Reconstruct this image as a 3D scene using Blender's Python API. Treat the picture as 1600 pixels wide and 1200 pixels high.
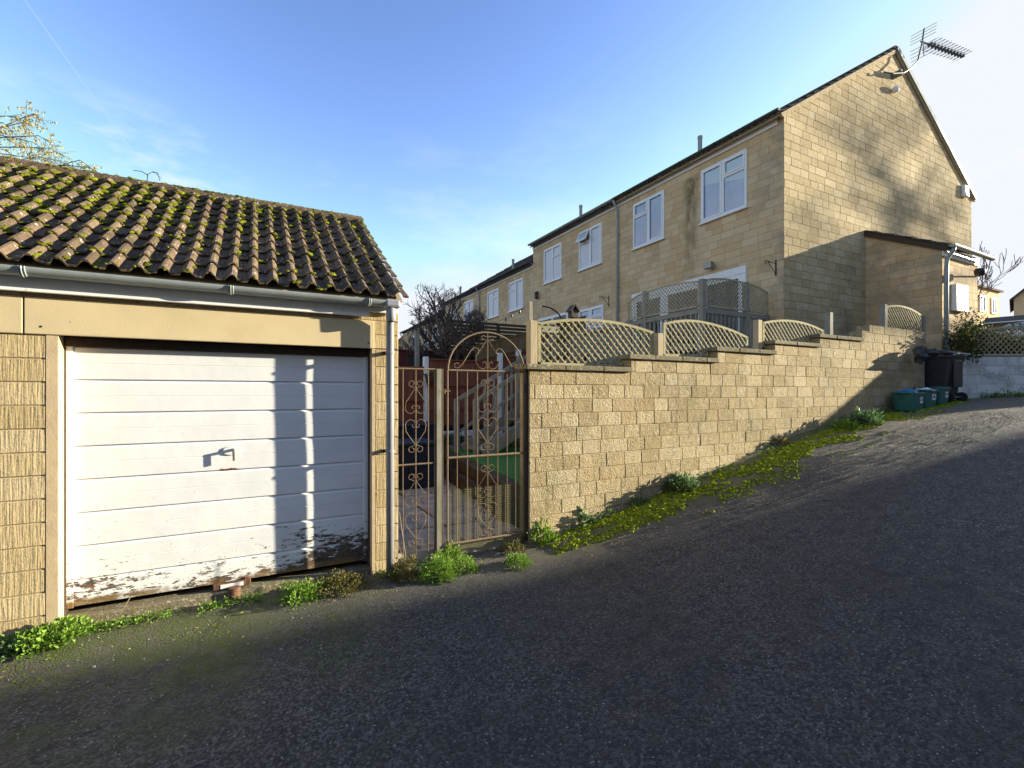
import bpy, bmesh, math, random
from mathutils import Vector, Matrix, noise
R = random.Random(7)
for o in list(bpy.data.objects): bpy.data.objects.remove(o)
S = bpy.context.scene
COL = S.collection
# ------------------------------------------------------------------ camera, sky, sun, exposure
F = 748.0; HZ = 614.0
ANG = math.radians(61.9)                      # world +X lies this far right of the view axis
cam_d = bpy.data.cameras.new('camera'); cam = bpy.data.objects.new('camera', cam_d); COL.objects.link(cam)
cam_d.sensor_width = 36; cam_d.lens = 36*F/1600; cam_d.shift_y = (HZ-600)/1600
cam_d.clip_start = 0.05; cam_d.clip_end = 3000
fwd = Vector((math.cos(ANG), math.sin(ANG), 0))
cam.rotation_euler = (math.pi/2, 0, math.atan2(fwd.y, fwd.x)-math.pi/2)
cam.location = (0, 0, 0)
S.camera = cam
SUN = Vector((3.6, -1.0, 0.78))               # towards the sun
el = math.atan2(SUN.z, math.hypot(SUN.x, SUN.y)); az = math.atan2(SUN.x, SUN.y)
W = bpy.data.worlds.new('World'); S.world = W; W.use_nodes = True
nt = W.node_tree; nt.nodes.clear()
wo = nt.nodes.new('ShaderNodeOutputWorld'); bg = nt.nodes.new('ShaderNodeBackground')
sky = nt.nodes.new('ShaderNodeTexSky'); sky.sky_type = 'NISHITA'; sky.sun_disc = False
sky.sun_elevation = el; sky.sun_rotation = az; sky.altitude = 60
sky.air_density = 1.0; sky.dust_density = 0.6; sky.ozone_density = 3.0
bg.inputs[1].default_value = 0.15
def wn(t, **k):
    n = nt.nodes.new(t)
    for a, b in k.items(): setattr(n, a, b)
    return n
tc = wn('ShaderNodeTexCoord')
mp = wn('ShaderNodeMapping'); mp.inputs['Scale'].default_value = (1, 1, 3.2)
nz = wn('ShaderNodeTexNoise'); nz.inputs['Scale'].default_value = 3.0; nz.inputs['Detail'].default_value = 9; nz.inputs['Roughness'].default_value = .6
nt.links.new(tc.outputs['Generated'], mp.inputs[0]); nt.links.new(mp.outputs[0], nz.inputs['Vector'])
cr = wn('ShaderNodeMapRange'); cr.inputs[1].default_value = .50; cr.inputs[2].default_value = .80
nt.links.new(nz.outputs['Fac'], cr.inputs[0])
sp = wn('ShaderNodeSeparateXYZ'); nt.links.new(tc.outputs['Generated'], sp.inputs[0])
lo = wn('ShaderNodeMapRange'); lo.inputs[1].default_value = .55; lo.inputs[2].default_value = .12   # clouds hug the horizon
nt.links.new(sp.outputs[2], lo.inputs[0])
mm = wn('ShaderNodeMath', operation='MULTIPLY'); nt.links.new(cr.outputs[0], mm.inputs[0]); nt.links.new(lo.outputs[0], mm.inputs[1])
m2 = wn('ShaderNodeMath', operation='MULTIPLY'); nt.links.new(mm.outputs[0], m2.inputs[0]); m2.inputs[1].default_value = .8
mx = wn('ShaderNodeMix', data_type='RGBA'); 
mx.inputs[7].default_value = (1.9, 1.9, 2.0, 1)
def pdir(x, y):
    v = Vector((.882*(x-800)/F+.471, .882-.471*(x-800)/F, (HZ-y)/F)); return v.normalized()
cn = pdir(60, 30).cross(pdir(230, 270)).normalized(); cm_ = (pdir(60, 30)+pdir(230, 270)).normalized()
dt = wn('ShaderNodeVectorMath', operation='DOT_PRODUCT'); nt.links.new(tc.outputs['Generated'], dt.inputs[0]); dt.inputs[1].default_value = cn
ab = wn('ShaderNodeMath', operation='ABSOLUTE'); nt.links.new(dt.outputs['Value'], ab.inputs[0])
c1 = wn('ShaderNodeMapRange'); c1.inputs[1].default_value = .0014; c1.inputs[2].default_value = .0003; nt.links.new(ab.outputs[0], c1.inputs[0])
d2 = wn('ShaderNodeVectorMath', operation='DOT_PRODUCT'); nt.links.new(tc.outputs['Generated'], d2.inputs[0]); d2.inputs[1].default_value = cm_
c2 = wn('ShaderNodeMapRange'); c2.inputs[1].default_value = .965; c2.inputs[2].default_value = .99; c2.inputs[4].default_value = .12; nt.links.new(d2.outputs['Value'], c2.inputs[0])
c3 = wn('ShaderNodeMath', operation='MULTIPLY'); nt.links.new(c1.outputs[0], c3.inputs[0]); nt.links.new(c2.outputs[0], c3.inputs[1])
c4 = wn('ShaderNodeMath', operation='MAXIMUM'); nt.links.new(m2.outputs[0], c4.inputs[0]); nt.links.new(c3.outputs[0], c4.inputs[1])
tn = wn('ShaderNodeMix', data_type='RGBA', blend_type='MULTIPLY'); tn.inputs[0].default_value = 1; K = 1.9; GA = 1.55
ga = wn('ShaderNodeGamma'); ga.inputs[1].default_value = GA; nt.links.new(sky.outputs[0], ga.inputs[0]); tn.inputs[7].default_value = (1.42*K**(1-GA), .90*K**(1-GA), .745*K**(1-GA), 1)
nt.links.new(ga.outputs[0], tn.inputs[6]); cl = wn('ShaderNodeMix', data_type='RGBA', blend_type='DARKEN'); cl.inputs[0].default_value = 1; cl.inputs[7].default_value = (1.50, 1.56, 1.70, 1); nt.links.new(tn.outputs[2], cl.inputs[6])
dc = wn('ShaderNodeVectorMath', operation='DOT_PRODUCT'); nt.links.new(tc.outputs['Generated'], dc.inputs[0]); dc.inputs[1].default_value = pdir(120, 235)
dm = wn('ShaderNodeMapRange'); dm.inputs[1].default_value = .972; dm.inputs[2].default_value = .996; nt.links.new(dc.outputs['Value'], dm.inputs[0])
n2 = wn('ShaderNodeTexNoise'); n2.inputs['Scale'].default_value = 7; n2.inputs['Detail'].default_value = 8; n2.inputs['Roughness'].default_value = .58; nt.links.new(mp.outputs[0], n2.inputs['Vector'])
nr = wn('ShaderNodeMapRange'); nr.inputs[1].default_value = .47; nr.inputs[2].default_value = .72; nr.inputs[4].default_value = .7; nt.links.new(n2.outputs['Fac'], nr.inputs[0])
nm = wn('ShaderNodeMath', operation='MULTIPLY'); nt.links.new(dm.outputs[0], nm.inputs[0]); ez = wn('ShaderNodeMapRange'); ez.inputs[1].default_value = .45; ez.inputs[2].default_value = .37; nt.links.new(sp.outputs[2], ez.inputs[0]); nq = wn('ShaderNodeMath', operation='MULTIPLY'); nt.links.new(nr.outputs[0], nq.inputs[0]); nt.links.new(ez.outputs[0], nq.inputs[1]); nt.links.new(nq.outputs[0], nm.inputs[1])
c5 = wn('ShaderNodeMath', operation='MAXIMUM'); nt.links.new(c4.outputs[0], c5.inputs[0]); nt.links.new(nm.outputs[0], c5.inputs[1])
nt.links.new(cl.outputs[2], mx.inputs[6]); nt.links.new(c5.outputs[0], mx.inputs[0]); nt.links.new(mx.outputs[2], bg.inputs[0]); nt.links.new(bg.outputs[0], wo.inputs[0])
sl = bpy.data.lights.new('sun', 'SUN'); sun = bpy.data.objects.new('sun', sl); COL.objects.link(sun)
sl.energy = 3.5; sl.angle = math.radians(.55); sl.color = (1.0, .90, .67)
sun.rotation_euler = (-SUN).to_track_quat('-Z', 'Y').to_euler(); sun.location = (20, -8, 12)
S.view_settings.view_transform = 'Standard'; S.view_settings.look = 'None'; S.view_settings.gamma = 1
S.view_settings.exposure = 2.0
S.render.resolution_x = 1024; S.render.resolution_y = 768

# ------------------------------------------------------------------ helpers
def ray(x): u = (x-800)/F; return (.882*u+.471, .882-.471*u)
def onY(x, y, Y): a, b = ray(x); s = Y/b; return Vector((a*s, Y, (HZ-y)/F*s))
def onX(x, y, X): a, b = ray(x); s = X/a; return Vector((X, b*s, (HZ-y)/F*s))
def onS(x, y, s): a, b = ray(x); return Vector((a*s, b*s, (HZ-y)/F*s))
def sm(a, b, x):
    t = min(1, max(0, (x-a)/(b-a))); return t*t*(3-2*t)
def lerp(a, b, t): return a+(b-a)*t
GT = [(-60, -3), (-12, -1.95), (-1.6, -1.75), (1, -1.73), (2.7, -1.71), (3.95, -1.47), (5.7, -1.12), (7.48, -.76), (9, -.51), (10.44, -.35),
      (12, -.21), (13.8, -.11), (16, -.02), (20, .12), (40, .9), (80, 2)]
def g(X):
    if X <= GT[0][0]: return GT[0][1]
    for (a, b), (c, d) in zip(GT, GT[1:]):
        if X <= c:
            return lerp(b, d, (X-a)/(c-a))
    return GT[-1][1]
def G(X, Y):
    base = (g(X-.5)+g(X)*2+g(X+.5))/4
    if Y <= 4.7: z = base
    else:
        k = sm(4.7, 4.95, Y)
        gard = -1.64
        if X > 1.2:
            gard = lerp(-1.64, .55, sm(5.0, 7.4, X))
            if Y > 10.6: gard = lerp(gard, -2.2, sm(10.6, 30, Y)*sm(9.6, 8.2, X))
        else: gard = base
        z = lerp(base, gard, k) if X < 12.3 else base
    d = .471*X+.882*Y
    if X > 12.3 and Y > -1:
        z = lerp(z, .62+.11*max(0, min(d, 70)-10.6), sm(10.72, 10.95, d))
    return z
class MB:
    def __init__(s): s.v = []; s.f = []; s.t = []
    def poly(s, pts, tint=.5):
        n = len(s.v); s.v += [tuple(p) for p in pts]; s.f.append(tuple(range(n, n+len(pts)))); s.t.append(tint)
    def mesh(s, vs, fs, tint=.5):
        n = len(s.v); s.v += [tuple(p) for p in vs]
        for f in fs: s.f.append(tuple(i+n for i in f)); s.t.append(tint)
    def box(s, a, b, tint=.5, M=None):
        x0, y0, z0 = (min(a[i], b[i]) for i in range(3)); x1, y1, z1 = (max(a[i], b[i]) for i in range(3))
        v = [Vector(p) for p in ((x0,y0,z0),(x1,y0,z0),(x1,y1,z0),(x0,y1,z0),(x0,y0,z1),(x1,y0,z1),(x1,y1,z1),(x0,y1,z1))]
        if M: v = [M @ p for p in v]
        s.mesh(v, [(0,3,2,1),(4,5,6,7),(0,1,5,4),(1,2,6,5),(2,3,7,6),(3,0,4,7)], tint)
    def bar(s, p, q, w, h, up=(0,0,1), tint=.5):
        p = Vector(p); q = Vector(q); d = (q-p).normalized(); up = Vector(up)
        a = d.cross(up)
        if a.length < 1e-4: a = d.cross(Vector((1,0,0)))
        a.normalize(); b = a.cross(d).normalized(); a *= w/2; b *= h/2
        v = [p-a-b, p+a-b, p+a+b, p-a+b, q-a-b, q+a-b, q+a+b, q-a+b]
        s.mesh(v, [(0,1,2,3),(4,7,6,5),(0,4,5,1),(1,5,6,2),(2,6,7,3),(3,7,4,0)], tint)
    def tube(s, pts, r, n=8, tint=.5, cap=True):
        pts = [Vector(p) for p in pts]; rs = r if isinstance(r, (list, tuple)) else [r]*len(pts)
        base = len(s.v); prev = None
        for i, p in enumerate(pts):
            d = (pts[min(i+1, len(pts)-1)]-pts[max(i-1, 0)])
            if d.length < 1e-7: d = Vector((0,0,1))
            d.normalize()
            if prev is None:
                a = d.orthogonal().normalized()
            else:
                a = prev-d*prev.dot(d)
                a = a.normalized() if a.length > 1e-5 else d.orthogonal().normalized()
            prev = a; b = d.cross(a)
            for k in range(n):
                t = 2*math.pi*k/n; s.v.append(tuple(p+(a*math.cos(t)+b*math.sin(t))*rs[i]))
        for i in range(len(pts)-1):
            for k in range(n):
                k2 = (k+1) % n; o = base+i*n
                s.f.append((o+k, o+k2, o+n+k2, o+n+k)); s.t.append(tint)
        if cap:
            s.f.append(tuple(base+k for k in reversed(range(n)))); s.t.append(tint)
            o = base+(len(pts)-1)*n; s.f.append(tuple(o+k for k in range(n))); s.t.append(tint)
    def lathe(s, c, prof, n=16, axis='Z', tint=.5):
        c = Vector(c); base = len(s.v)
        for (r, h) in prof:
            for k in range(n):
                t = 2*math.pi*k/n; x = r*math.cos(t); y = r*math.sin(t)
                p = {'Z': (x, y, h), 'X': (h, x, y), 'Y': (x, h, y)}[axis]
                s.v.append(tuple(c+Vector(p)))
        for i in range(len(prof)-1):
            for k in range(n):
                k2 = (k+1) % n; o = base+i*n; s.f.append((o+k, o+k2, o+n+k2, o+n+k)); s.t.append(tint)
    def build(s, name, mat, parent=None, smooth=False, bevel=0, local=False, label=None):
        me = bpy.data.meshes.new(name)
        if parent is not None and not local: off = ORG.get(parent.name, Vector((0,0,0)))
        elif parent is None and s.v and not local:
            xs = [p[0] for p in s.v]; ys = [p[1] for p in s.v]; zs = [p[2] for p in s.v]
            off = Vector(((min(xs)+max(xs))/2, (min(ys)+max(ys))/2, min(zs)))
        else: off = Vector((0,0,0))
        me.from_pydata([(p[0]-off.x, p[1]-off.y, p[2]-off.z) for p in s.v], [], s.f)
        at = me.attributes.new('tint', 'FLOAT', 'FACE'); at.data.foreach_set('value', s.t)
        if smooth: me.polygons.foreach_set('use_smooth', [True]*len(me.polygons))
        me.materials.append(mat); me.update()
        o = bpy.data.objects.new(name, me); COL.objects.link(o)
        if parent is not None:
            o.parent = parent; ORG[o.name] = off.copy()
            if local: ORG[o.name] = Vector((0,0,0))
        else: o.location = off; ORG[o.name] = off.copy()
        if bevel:
            b = o.modifiers.new('b', 'BEVEL'); b.width = bevel; b.segments = 2; b.limit_method = 'ANGLE'; b.angle_limit = .6
        if smooth == 'auto' or bevel:
            pass
        if label: o['label'] = label
        return o
ORG = {}
def tag(o, label=None, cat=None, group=None, kind=None):
    if label: o['label'] = label
    if cat: o['category'] = cat
    if group: o['group'] = group
    if kind: o['kind'] = kind
    return o
def thing(name, loc, label, cat, group=None, rz=0):
    o = bpy.data.objects.new(name, None); COL.objects.link(o); o.location = loc; o.rotation_euler = (0,0,rz)
    o.empty_display_size = .2; ORG[o.name] = Vector(loc); return tag(o, label, cat, group)
def children(o): return [c for c in bpy.data.objects if c.parent == o]
def copy_tree(o, parent=None):
    c = o.copy(); COL.objects.link(c); c.parent = parent
    for ch in children(o): copy_tree(ch, c)
    return c

# ------------------------------------------------------------------ material toolkit
class MT:
    def __init__(s, name, rough=.8, color=(.5,.5,.5), metal=0, spec=.5):
        s.m = bpy.data.materials.new(name); s.m.use_nodes = True; s.nt = s.m.node_tree
        s.b = s.nt.nodes['Principled BSDF']
        s.b.inputs['Roughness'].default_value = rough; s.b.inputs['Metallic'].default_value = metal
        s.b.inputs['Base Color'].default_value = (*color, 1); s.b.inputs['Specular IOR Level'].default_value = spec
        s.pos = s.n('ShaderNodeNewGeometry').outputs['Position']
    def n(s, t, ins=None, **k):
        n = s.nt.nodes.new(t)
        for a, b in k.items(): setattr(n, a, b)
        for a, b in (ins or {}).items():
            if isinstance(b, bpy.types.NodeSocket): s.nt.links.new(b, n.inputs[a])
            else:
                if isinstance(b, tuple) and len(b) == 3 and n.inputs[a].type == 'RGBA': b = (*b, 1)
                n.inputs[a].default_value = b
        return n
    def math(s, op, a, b=0.0, c=None):
        n = s.n('ShaderNodeMath', {0: a, 1: b}, operation=op)
        if c is not None:
            if isinstance(c, bpy.types.NodeSocket): s.nt.links.new(c, n.inputs[2])
            else: n.inputs[2].default_value = c
        return n.outputs[0]
    def noise(s, scale, detail=4, rough=.55, vec=None, dist=0):
        return s.n('ShaderNodeTexNoise', {'Vector': vec or s.pos, 'Scale': scale, 'Detail': detail, 'Roughness': rough, 'Distortion': dist}).outputs['Fac']
    def voro(s, scale, vec=None, out='Distance', feature='F1', rnd=1.0):
        return s.n('ShaderNodeTexVoronoi', {'Vector': vec or s.pos, 'Scale': scale, 'Randomness': rnd}, feature=feature).outputs[out]
    def map(s, scale, rot=(0,0,0)):
        return s.n('ShaderNodeMapping', {'Vector': s.pos, 'Scale': scale, 'Rotation': rot}).outputs[0]
    def rng(s, v, a, b, c=0.0, d=1.0, smooth=False):
        return s.n('ShaderNodeMapRange', {0: v, 1: a, 2: b, 3: c, 4: d}, interpolation_type='SMOOTHSTEP' if smooth else 'LINEAR').outputs[0]
    def mix(s, f, a, b, mode='MIX'):
        return s.n('ShaderNodeMix', {0: f, 6: a, 7: b}, data_type='RGBA', blend_type=mode).outputs[2]
    def attr(s, name='tint'):
        return s.n('ShaderNodeAttribute', attribute_name=name).outputs['Fac']
    def xyz(s):
        return s.n('ShaderNodeSeparateXYZ', {0: s.pos}).outputs
    def col(s, c): s.nt.links.new(c, s.b.inputs['Base Color'])
    def rgh(s, c): s.nt.links.new(c, s.b.inputs['Roughness'])
    def bump(s, h, strength=.5, dist=.01, prev=None):
        n = s.n('ShaderNodeBump', {'Height': h, 'Strength': strength, 'Distance': dist})
        if prev: s.nt.links.new(prev, n.inputs['Normal'])
        s.nt.links.new(n.outputs[0], s.b.inputs['Normal']); return n.outputs[0]
def plain(name, color, rough=.5, var=.15, scale=8, metal=0, bump=0, bscale=60, spec=.5):
    m = MT(name, rough, color, metal, spec)
    c2 = tuple(c*(1-var) for c in color); c3 = tuple(min(1, c*(1+var*.6)) for c in color)
    f = m.rng(m.noise(scale, 5, .6), .3, .7); m.col(m.mix(f, c2, c3))
    m.rgh(m.rng(m.noise(scale*2.3, 3), .3, .7, rough*.85, min(1, rough*1.15)))
    if bump: m.bump(m.noise(bscale, 4), bump, .01)
    return m.m
def stone(name, c0, c1, c2, stain=.35, streak=None, lichen=0.0, stri=0, bscale=90, bst=.5, bd=.008, algae=0.0, lowz=None, fine=.25):
    m = MT(name, .92, spec=.25)
    t = m.attr()
    base = m.mix(m.rng(t, 0, .5), c0, c1); base = m.mix(m.rng(t, .5, 1), base, c2)
    f = m.noise(bscale*.6, 5, .7)
    base = m.mix(m.rng(f, .35, .7, 0, fine), base, tuple(x*.45 for x in c0))
    st = m.noise(1.1, 6, .62); st2 = m.noise(5, 5, .6)
    s = m.math('MULTIPLY', m.rng(st, .45, .72), m.rng(st2, .3, .65))
    base = m.mix(m.math('MULTIPLY', s, stain), base, (.13, .12, .10))
    if algae:
        a = m.math('MULTIPLY', m.rng(m.noise(2.2, 5, .65), .5, .66), m.rng(m.noise(24, 4), .4, .6))
        base = m.mix(m.math('MULTIPLY', a, algae), base, (.17, .17, .055))
    if lichen:
        l1 = m.rng(m.noise(44, 4, .65), .55, .64); l2 = m.rng(m.noise(3.2, 4, .6), .34, .54)
        l3 = m.rng(m.noise(100, 2, .5), .60, .68)
        l = m.math('MAXIMUM', m.math('MULTIPLY', l1, l2), m.math('MULTIPLY', l3, .55))
        base = m.mix(m.math('MULTIPLY', l, lichen), base, (.60, .57, .48))
        d1 = m.math('MULTIPLY', m.rng(m.noise(34, 5, .75), .53, .64), m.rng(m.noise(2.3, 4), .38, .56))
        base = m.mix(m.math('MULTIPLY', d1, .75*lichen), base, (.10, .085, .06))
    if streak:
        x, y, z = m.xyz(); dy = m.math('ABSOLUTE', m.math('SUBTRACT', m.math('ADD', y, m.math('MULTIPLY', m.noise(1.4, 3), .3)), streak[0]+.15))
        k = m.math('MULTIPLY', m.rng(dy, .30, .08), m.rng(z, 2.6, 4.9, .15, 1)); k = m.math('MULTIPLY', k, m.rng(m.noise(5, 5, .7, m.map((1,1,.5))), .34, .55))
        k = m.math('MULTIPLY', k, m.rng(z, 5.45, 5.38)); base = m.mix(m.math('MULTIPLY', k, .85), base, (.105,.10,.045))
        k2 = m.math('MULTIPLY', m.rng(y, 6.9, 6.15), m.rng(m.noise(2.2, 5, .65), .42, .6)); base = m.mix(m.math('MULTIPLY', k2, .5), base, (.24,.22,.18))
    m.col(base)
    h = m.noise(bscale, 5, .65); h = m.math('ADD', h, m.math('MULTIPLY', m.noise(bscale*.22, 3), .8))
    nrm = m.bump(h, bst, bd)
    if stri:
        v = m.map((1, 1, .06)); hs = m.noise(75, 2, .4, v, .3)
        m.bump(m.rng(hs, .35, .65), stri, .009, nrm)
    return m.m
# ---- the palette
A = {}
A['facade'] = stone('honey_block', (.60,.42,.235), (.67,.49,.285), (.72,.555,.35), stain=.25, streak=(8.52,), bscale=70, bst=.25, bd=.004, fine=.15)
A['gable'] = stone('rough_gable_block', (.46,.345,.18), (.54,.42,.235), (.60,.485,.30), stain=.6, lichen=.55, bscale=55, bst=.6, bd=.011)
A['garden'] = stone('garden_wall_block', (.40,.30,.155), (.50,.385,.21), (.58,.47,.29), stain=.5, lichen=1.0, bscale=52, bst=1.0, bd=.02, algae=.45)
A['pier'] = stone('riven_pier_block', (.46,.345,.175), (.55,.425,.23), (.60,.48,.29), stain=.2, lichen=.45, stri=.24, bscale=80, bst=.4, bd=.008)
A['mortar'] = plain('mortar', (.40,.32,.20), .95, .25, 12, bump=.4, bscale=120)
A['mortar_dark'] = plain('weathered_mortar', (.36,.285,.17), .95, .3, 12, bump=.4, bscale=120)
A['cap'] = stone('coping_stone', (.15,.12,.07), (.20,.165,.10), (.28,.235,.15), stain=.7, lichen=.7, bscale=60, bst=.7, bd=.012, algae=.7)
A['lintel'] = plain('cast_lintel', (.64,.52,.315), .85, .09, 3, bump=.15, bscale=150)
A['jamb'] = plain('smooth_jamb', (.56,.43,.27), .85, .12, 9, bump=.2, bscale=90)
A['upvc'] = plain('white_plastic', (.78,.79,.80), .28, .04, 4)
A['fascia'] = plain('painted_fascia', (.74,.74,.74), .4, .08, 9)
def fascia_dirty():
    m = MT('weathered_fascia', .45)
    f = m.math('MULTIPLY', m.rng(m.noise(14, 6, .7), .55, .75), .5)
    c = m.mix(m.math('MULTIPLY', f, .5), (.86,.86,.87), (.33,.27,.2))
    s = m.rng(m.noise(9, 3, .5, m.map((1, 1, .25))), .70, .76); c = m.mix(m.math('MULTIPLY', s, .45), c, (.2,.15,.1))
    m.col(c); return m.m
A['fascia_dirty'] = fascia_dirty()
A['gutter'] = plain('grey_gutter_plastic', (.31,.35,.36), .45, .14, 6)
A['pipe'] = plain('grey_downpipe_plastic', (.27,.275,.31), .5, .08, 4)
A['dark_gutter'] = plain('dark_gutter', (.055,.065,.07), .45, .2, 6)
A['dark_wood'] = plain('dark_timber', (.055,.035,.025), .7, .4, 20, bump=.4)
A['black_metal'] = plain('black_metal', (.02,.02,.022), .45, .2, 20)
A['steel'] = plain('dull_steel', (.30,.29,.28), .45, .3, 30, metal=.7)
A['aerial'] = plain('aerial_alloy', (.10,.11,.12), .5, .3, 30, metal=.3)
A['rust'] = plain('rusty_iron', (.15,.075,.042), .9, .5, 25, bump=.6, bscale=90)
A['sticker'] = plain('paper_sticker', (.78,.78,.80), .6, .04, 20)
A['black_plastic'] = plain('bin_plastic', (.035,.037,.045), .42, .25, 10, bump=.15, bscale=200)
A['teal'] = plain('teal_box_plastic', (.022,.135,.125), .42, .2, 8, bump=.1, bscale=160)
A['blue_bag'] = plain('blue_bag', (.03,.20,.45), .35, .3, 20, bump=.8, bscale=40)
A['white_car'] = plain('car_paint', (.80,.80,.80), .22, .02, 3)
A['car_glass'] = plain('car_glass', (.03,.035,.04), .06, .1, 3)
A['rubber'] = plain('tyre_rubber', (.018,.018,.019), .8, .2, 30)
A['orange_brick'] = plain('orange_brick_wall', (.42,.17,.07), .9, .45, 14, bump=.3)
A['concrete'] = plain('pale_concrete', (.36,.33,.28), .9, .3, 7, bump=.5, bscale=70)
A['white_paint_wood'] = plain('white_painted_board', (.74,.76,.78), .5, .08, 12)
def rope_iron():
    m = MT('rust_flecked_iron', .75, metal=.1)
    f = m.rng(m.noise(60, 5, .7), .4, .62)
    f2 = m.rng(m.noise(9, 4, .6), .45, .65)
    c = m.mix(f, (.245,.185,.11), (.13,.10,.065)); c = m.mix(m.math('MULTIPLY', f2, .7), c, (.20,.095,.045))
    m.col(c); m.bump(m.noise(180, 3), .4, .004); return m.m
A['iron'] = rope_iron()
def wood(name, c0, c1, grain=(1,1,.08), sc=60, rough=.8, algae=0):
    m = MT(name, rough, spec=.3)
    f = m.noise(sc, 5, .65, m.map(grain), .6); t = m.attr()
    c = m.mix(m.rng(f, .35, .68), c0, c1); c = m.mix(m.rng(t, 0, 1, 0, .45), c, tuple(x*.55 for x in c0))
    if algae:
        a = m.math('MULTIPLY', m.rng(m.noise(5, 5, .6), .46, .64), algae); c = m.mix(a, c, (.13,.16,.05))
    m.col(c); m.bump(f, .45, .004); return m.m
A['post'] = wood('pale_new_timber', (.42,.33,.20), (.58,.49,.33))
A['trellis'] = wood('trellis_softwood', (.33,.28,.155), (.50,.45,.28), grain=(1,1,1), sc=30, algae=.3)
A['grey_wood'] = wood('weathered_grey_timber', (.25,.225,.19), (.42,.39,.34), algae=.4)
A['grey_trellis'] = wood('weathered_trellis', (.45,.37,.23), (.60,.51,.35), grain=(1,1,1), sc=30, algae=.3)
A['brown_fence'] = wood('brown_stained_board', (.19,.062,.042), (.27,.105,.068))
A['red_fence'] = wood('red_stained_board', (.17,.03,.026), (.23,.05,.04))
A['tan_fence'] = wood('tan_featheredge', (.19,.125,.06), (.29,.20,.105))
A['dark_slat'] = wood('dark_slat_fence', (.075,.048,.03), (.125,.08,.05), grain=(.1,.1,1))
A['sleeper'] = wood('railway_sleeper', (.05,.03,.018), (.12,.07,.04), grain=(.2,.2,1), algae=.3)
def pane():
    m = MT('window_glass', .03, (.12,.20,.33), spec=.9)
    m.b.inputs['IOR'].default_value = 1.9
    f = m.noise(2.2, 2); c = m.mix(m.rng(f, .35, .65), (.06,.15,.34), (.12,.24,.46)); x, y, z = m.xyz()  # blue in the base colour stands in for the reflected sky
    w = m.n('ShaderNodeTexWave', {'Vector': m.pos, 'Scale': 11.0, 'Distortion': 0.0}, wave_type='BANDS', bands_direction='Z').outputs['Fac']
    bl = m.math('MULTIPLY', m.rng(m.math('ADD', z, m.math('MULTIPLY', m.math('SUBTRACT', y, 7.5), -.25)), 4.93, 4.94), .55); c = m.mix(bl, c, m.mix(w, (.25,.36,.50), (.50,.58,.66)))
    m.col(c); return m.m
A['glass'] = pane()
def blind():
    m = MT('blind_glass', .08, spec=.8); z = m.xyz()[2]
    w = m.n('ShaderNodeTexWave', {'Vector': m.pos, 'Scale': 9.0, 'Distortion': 0.0}, wave_type='BANDS', bands_direction='Z').outputs['Fac']
    m.col(m.mix(w, (.40,.47,.58), (.62,.67,.73))); return m.m
A['blind'] = blind()
def tile_mat(name, c0, c1, moss=.5, dark=1.0):
    m = MT(name, .93, spec=.2)
    t = m.attr(); c = m.mix(t, c0, c1)
    c = m.mix(m.rng(m.noise(45, 5, .7), .4, .7, 0, .55), c, tuple(x*.4 for x in c0))
    c = m.mix(m.math('MULTIPLY', m.rng(m.noise(7, 4), .5, .65), .6), c, (.045,.038,.033))
    l = m.rng(m.noise(38, 2, .5, m.map((1, .6, .6))), .655, .69); c = m.mix(m.math('MULTIPLY', l, .85), c, (.52,.51,.46))
    mo = m.math('MULTIPLY', m.rng(m.noise(16, 5, .65), .54, .62), moss)
    c = m.mix(mo, c, (.115,.125,.02)); m.col(c)
    h = m.math('ADD', m.noise(130, 4, .7), m.math('MULTIPLY', m.noise(28, 4), 1.2)); m.bump(h, .7, .010); return m.m
A['tile'] = tile_mat('mossy_roof_tile', (.105,.072,.05), (.225,.155,.105), .5)
A['house_tile'] = tile_mat('house_roof_tile', (.06,.05,.045), (.11,.085,.07), .25)
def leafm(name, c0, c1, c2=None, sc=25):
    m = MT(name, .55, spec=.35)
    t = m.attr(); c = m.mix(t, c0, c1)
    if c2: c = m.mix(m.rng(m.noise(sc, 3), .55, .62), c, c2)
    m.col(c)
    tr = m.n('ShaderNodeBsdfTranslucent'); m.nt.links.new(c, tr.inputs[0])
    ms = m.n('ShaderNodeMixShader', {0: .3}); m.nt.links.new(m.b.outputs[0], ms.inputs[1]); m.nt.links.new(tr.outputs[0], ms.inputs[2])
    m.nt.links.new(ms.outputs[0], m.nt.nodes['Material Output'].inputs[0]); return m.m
A['weed'] = leafm('weed_leaf', (.08,.17,.02), (.26,.42,.05))
A['weed_dark'] = leafm('dark_leaf', (.04,.09,.03), (.17,.28,.12))
A['weed_brown'] = leafm('olive_leaf', (.09,.10,.025), (.27,.25,.06), (.17,.09,.04))
A['hedge'] = leafm('hedge_leaf', (.025,.05,.010), (.11,.13,.02), (.13,.09,.02), 9)
A['evergreen'] = leafm('evergreen_leaf', (.012,.04,.008), (.04,.09,.02))
A['yellow_leaf'] = leafm('autumn_leaf', (.36,.29,.08), (.60,.50,.22))
A['bark'] = plain('grey_bark', (.10,.075,.058), .95, .4, 12, bump=.8, bscale=40)
A['twig'] = plain('dark_twig', (.125,.09,.072), .9, .35, 12)
A['dead'] = plain('dead_stem', (.32,.25,.15), .9, .3, 12)
def mossm(name, c0, c1):
    m = MT(name, 1.0, spec=.05); t = m.attr()
    c = m.mix(t, c0, c1); c = m.mix(m.rng(m.noise(90, 4, .7), .45, .65, 0, .8), c, tuple(x*.35 for x in c0)); m.col(c)
    m.bump(m.noise(220, 4, .8), 1.0, .012); return m.m
A['moss'] = mossm('roof_moss', (.10,.12,.012), (.31,.34,.03))
A['ground_moss'] = mossm('ground_moss', (.14,.185,.012), (.46,.52,.045))
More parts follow.
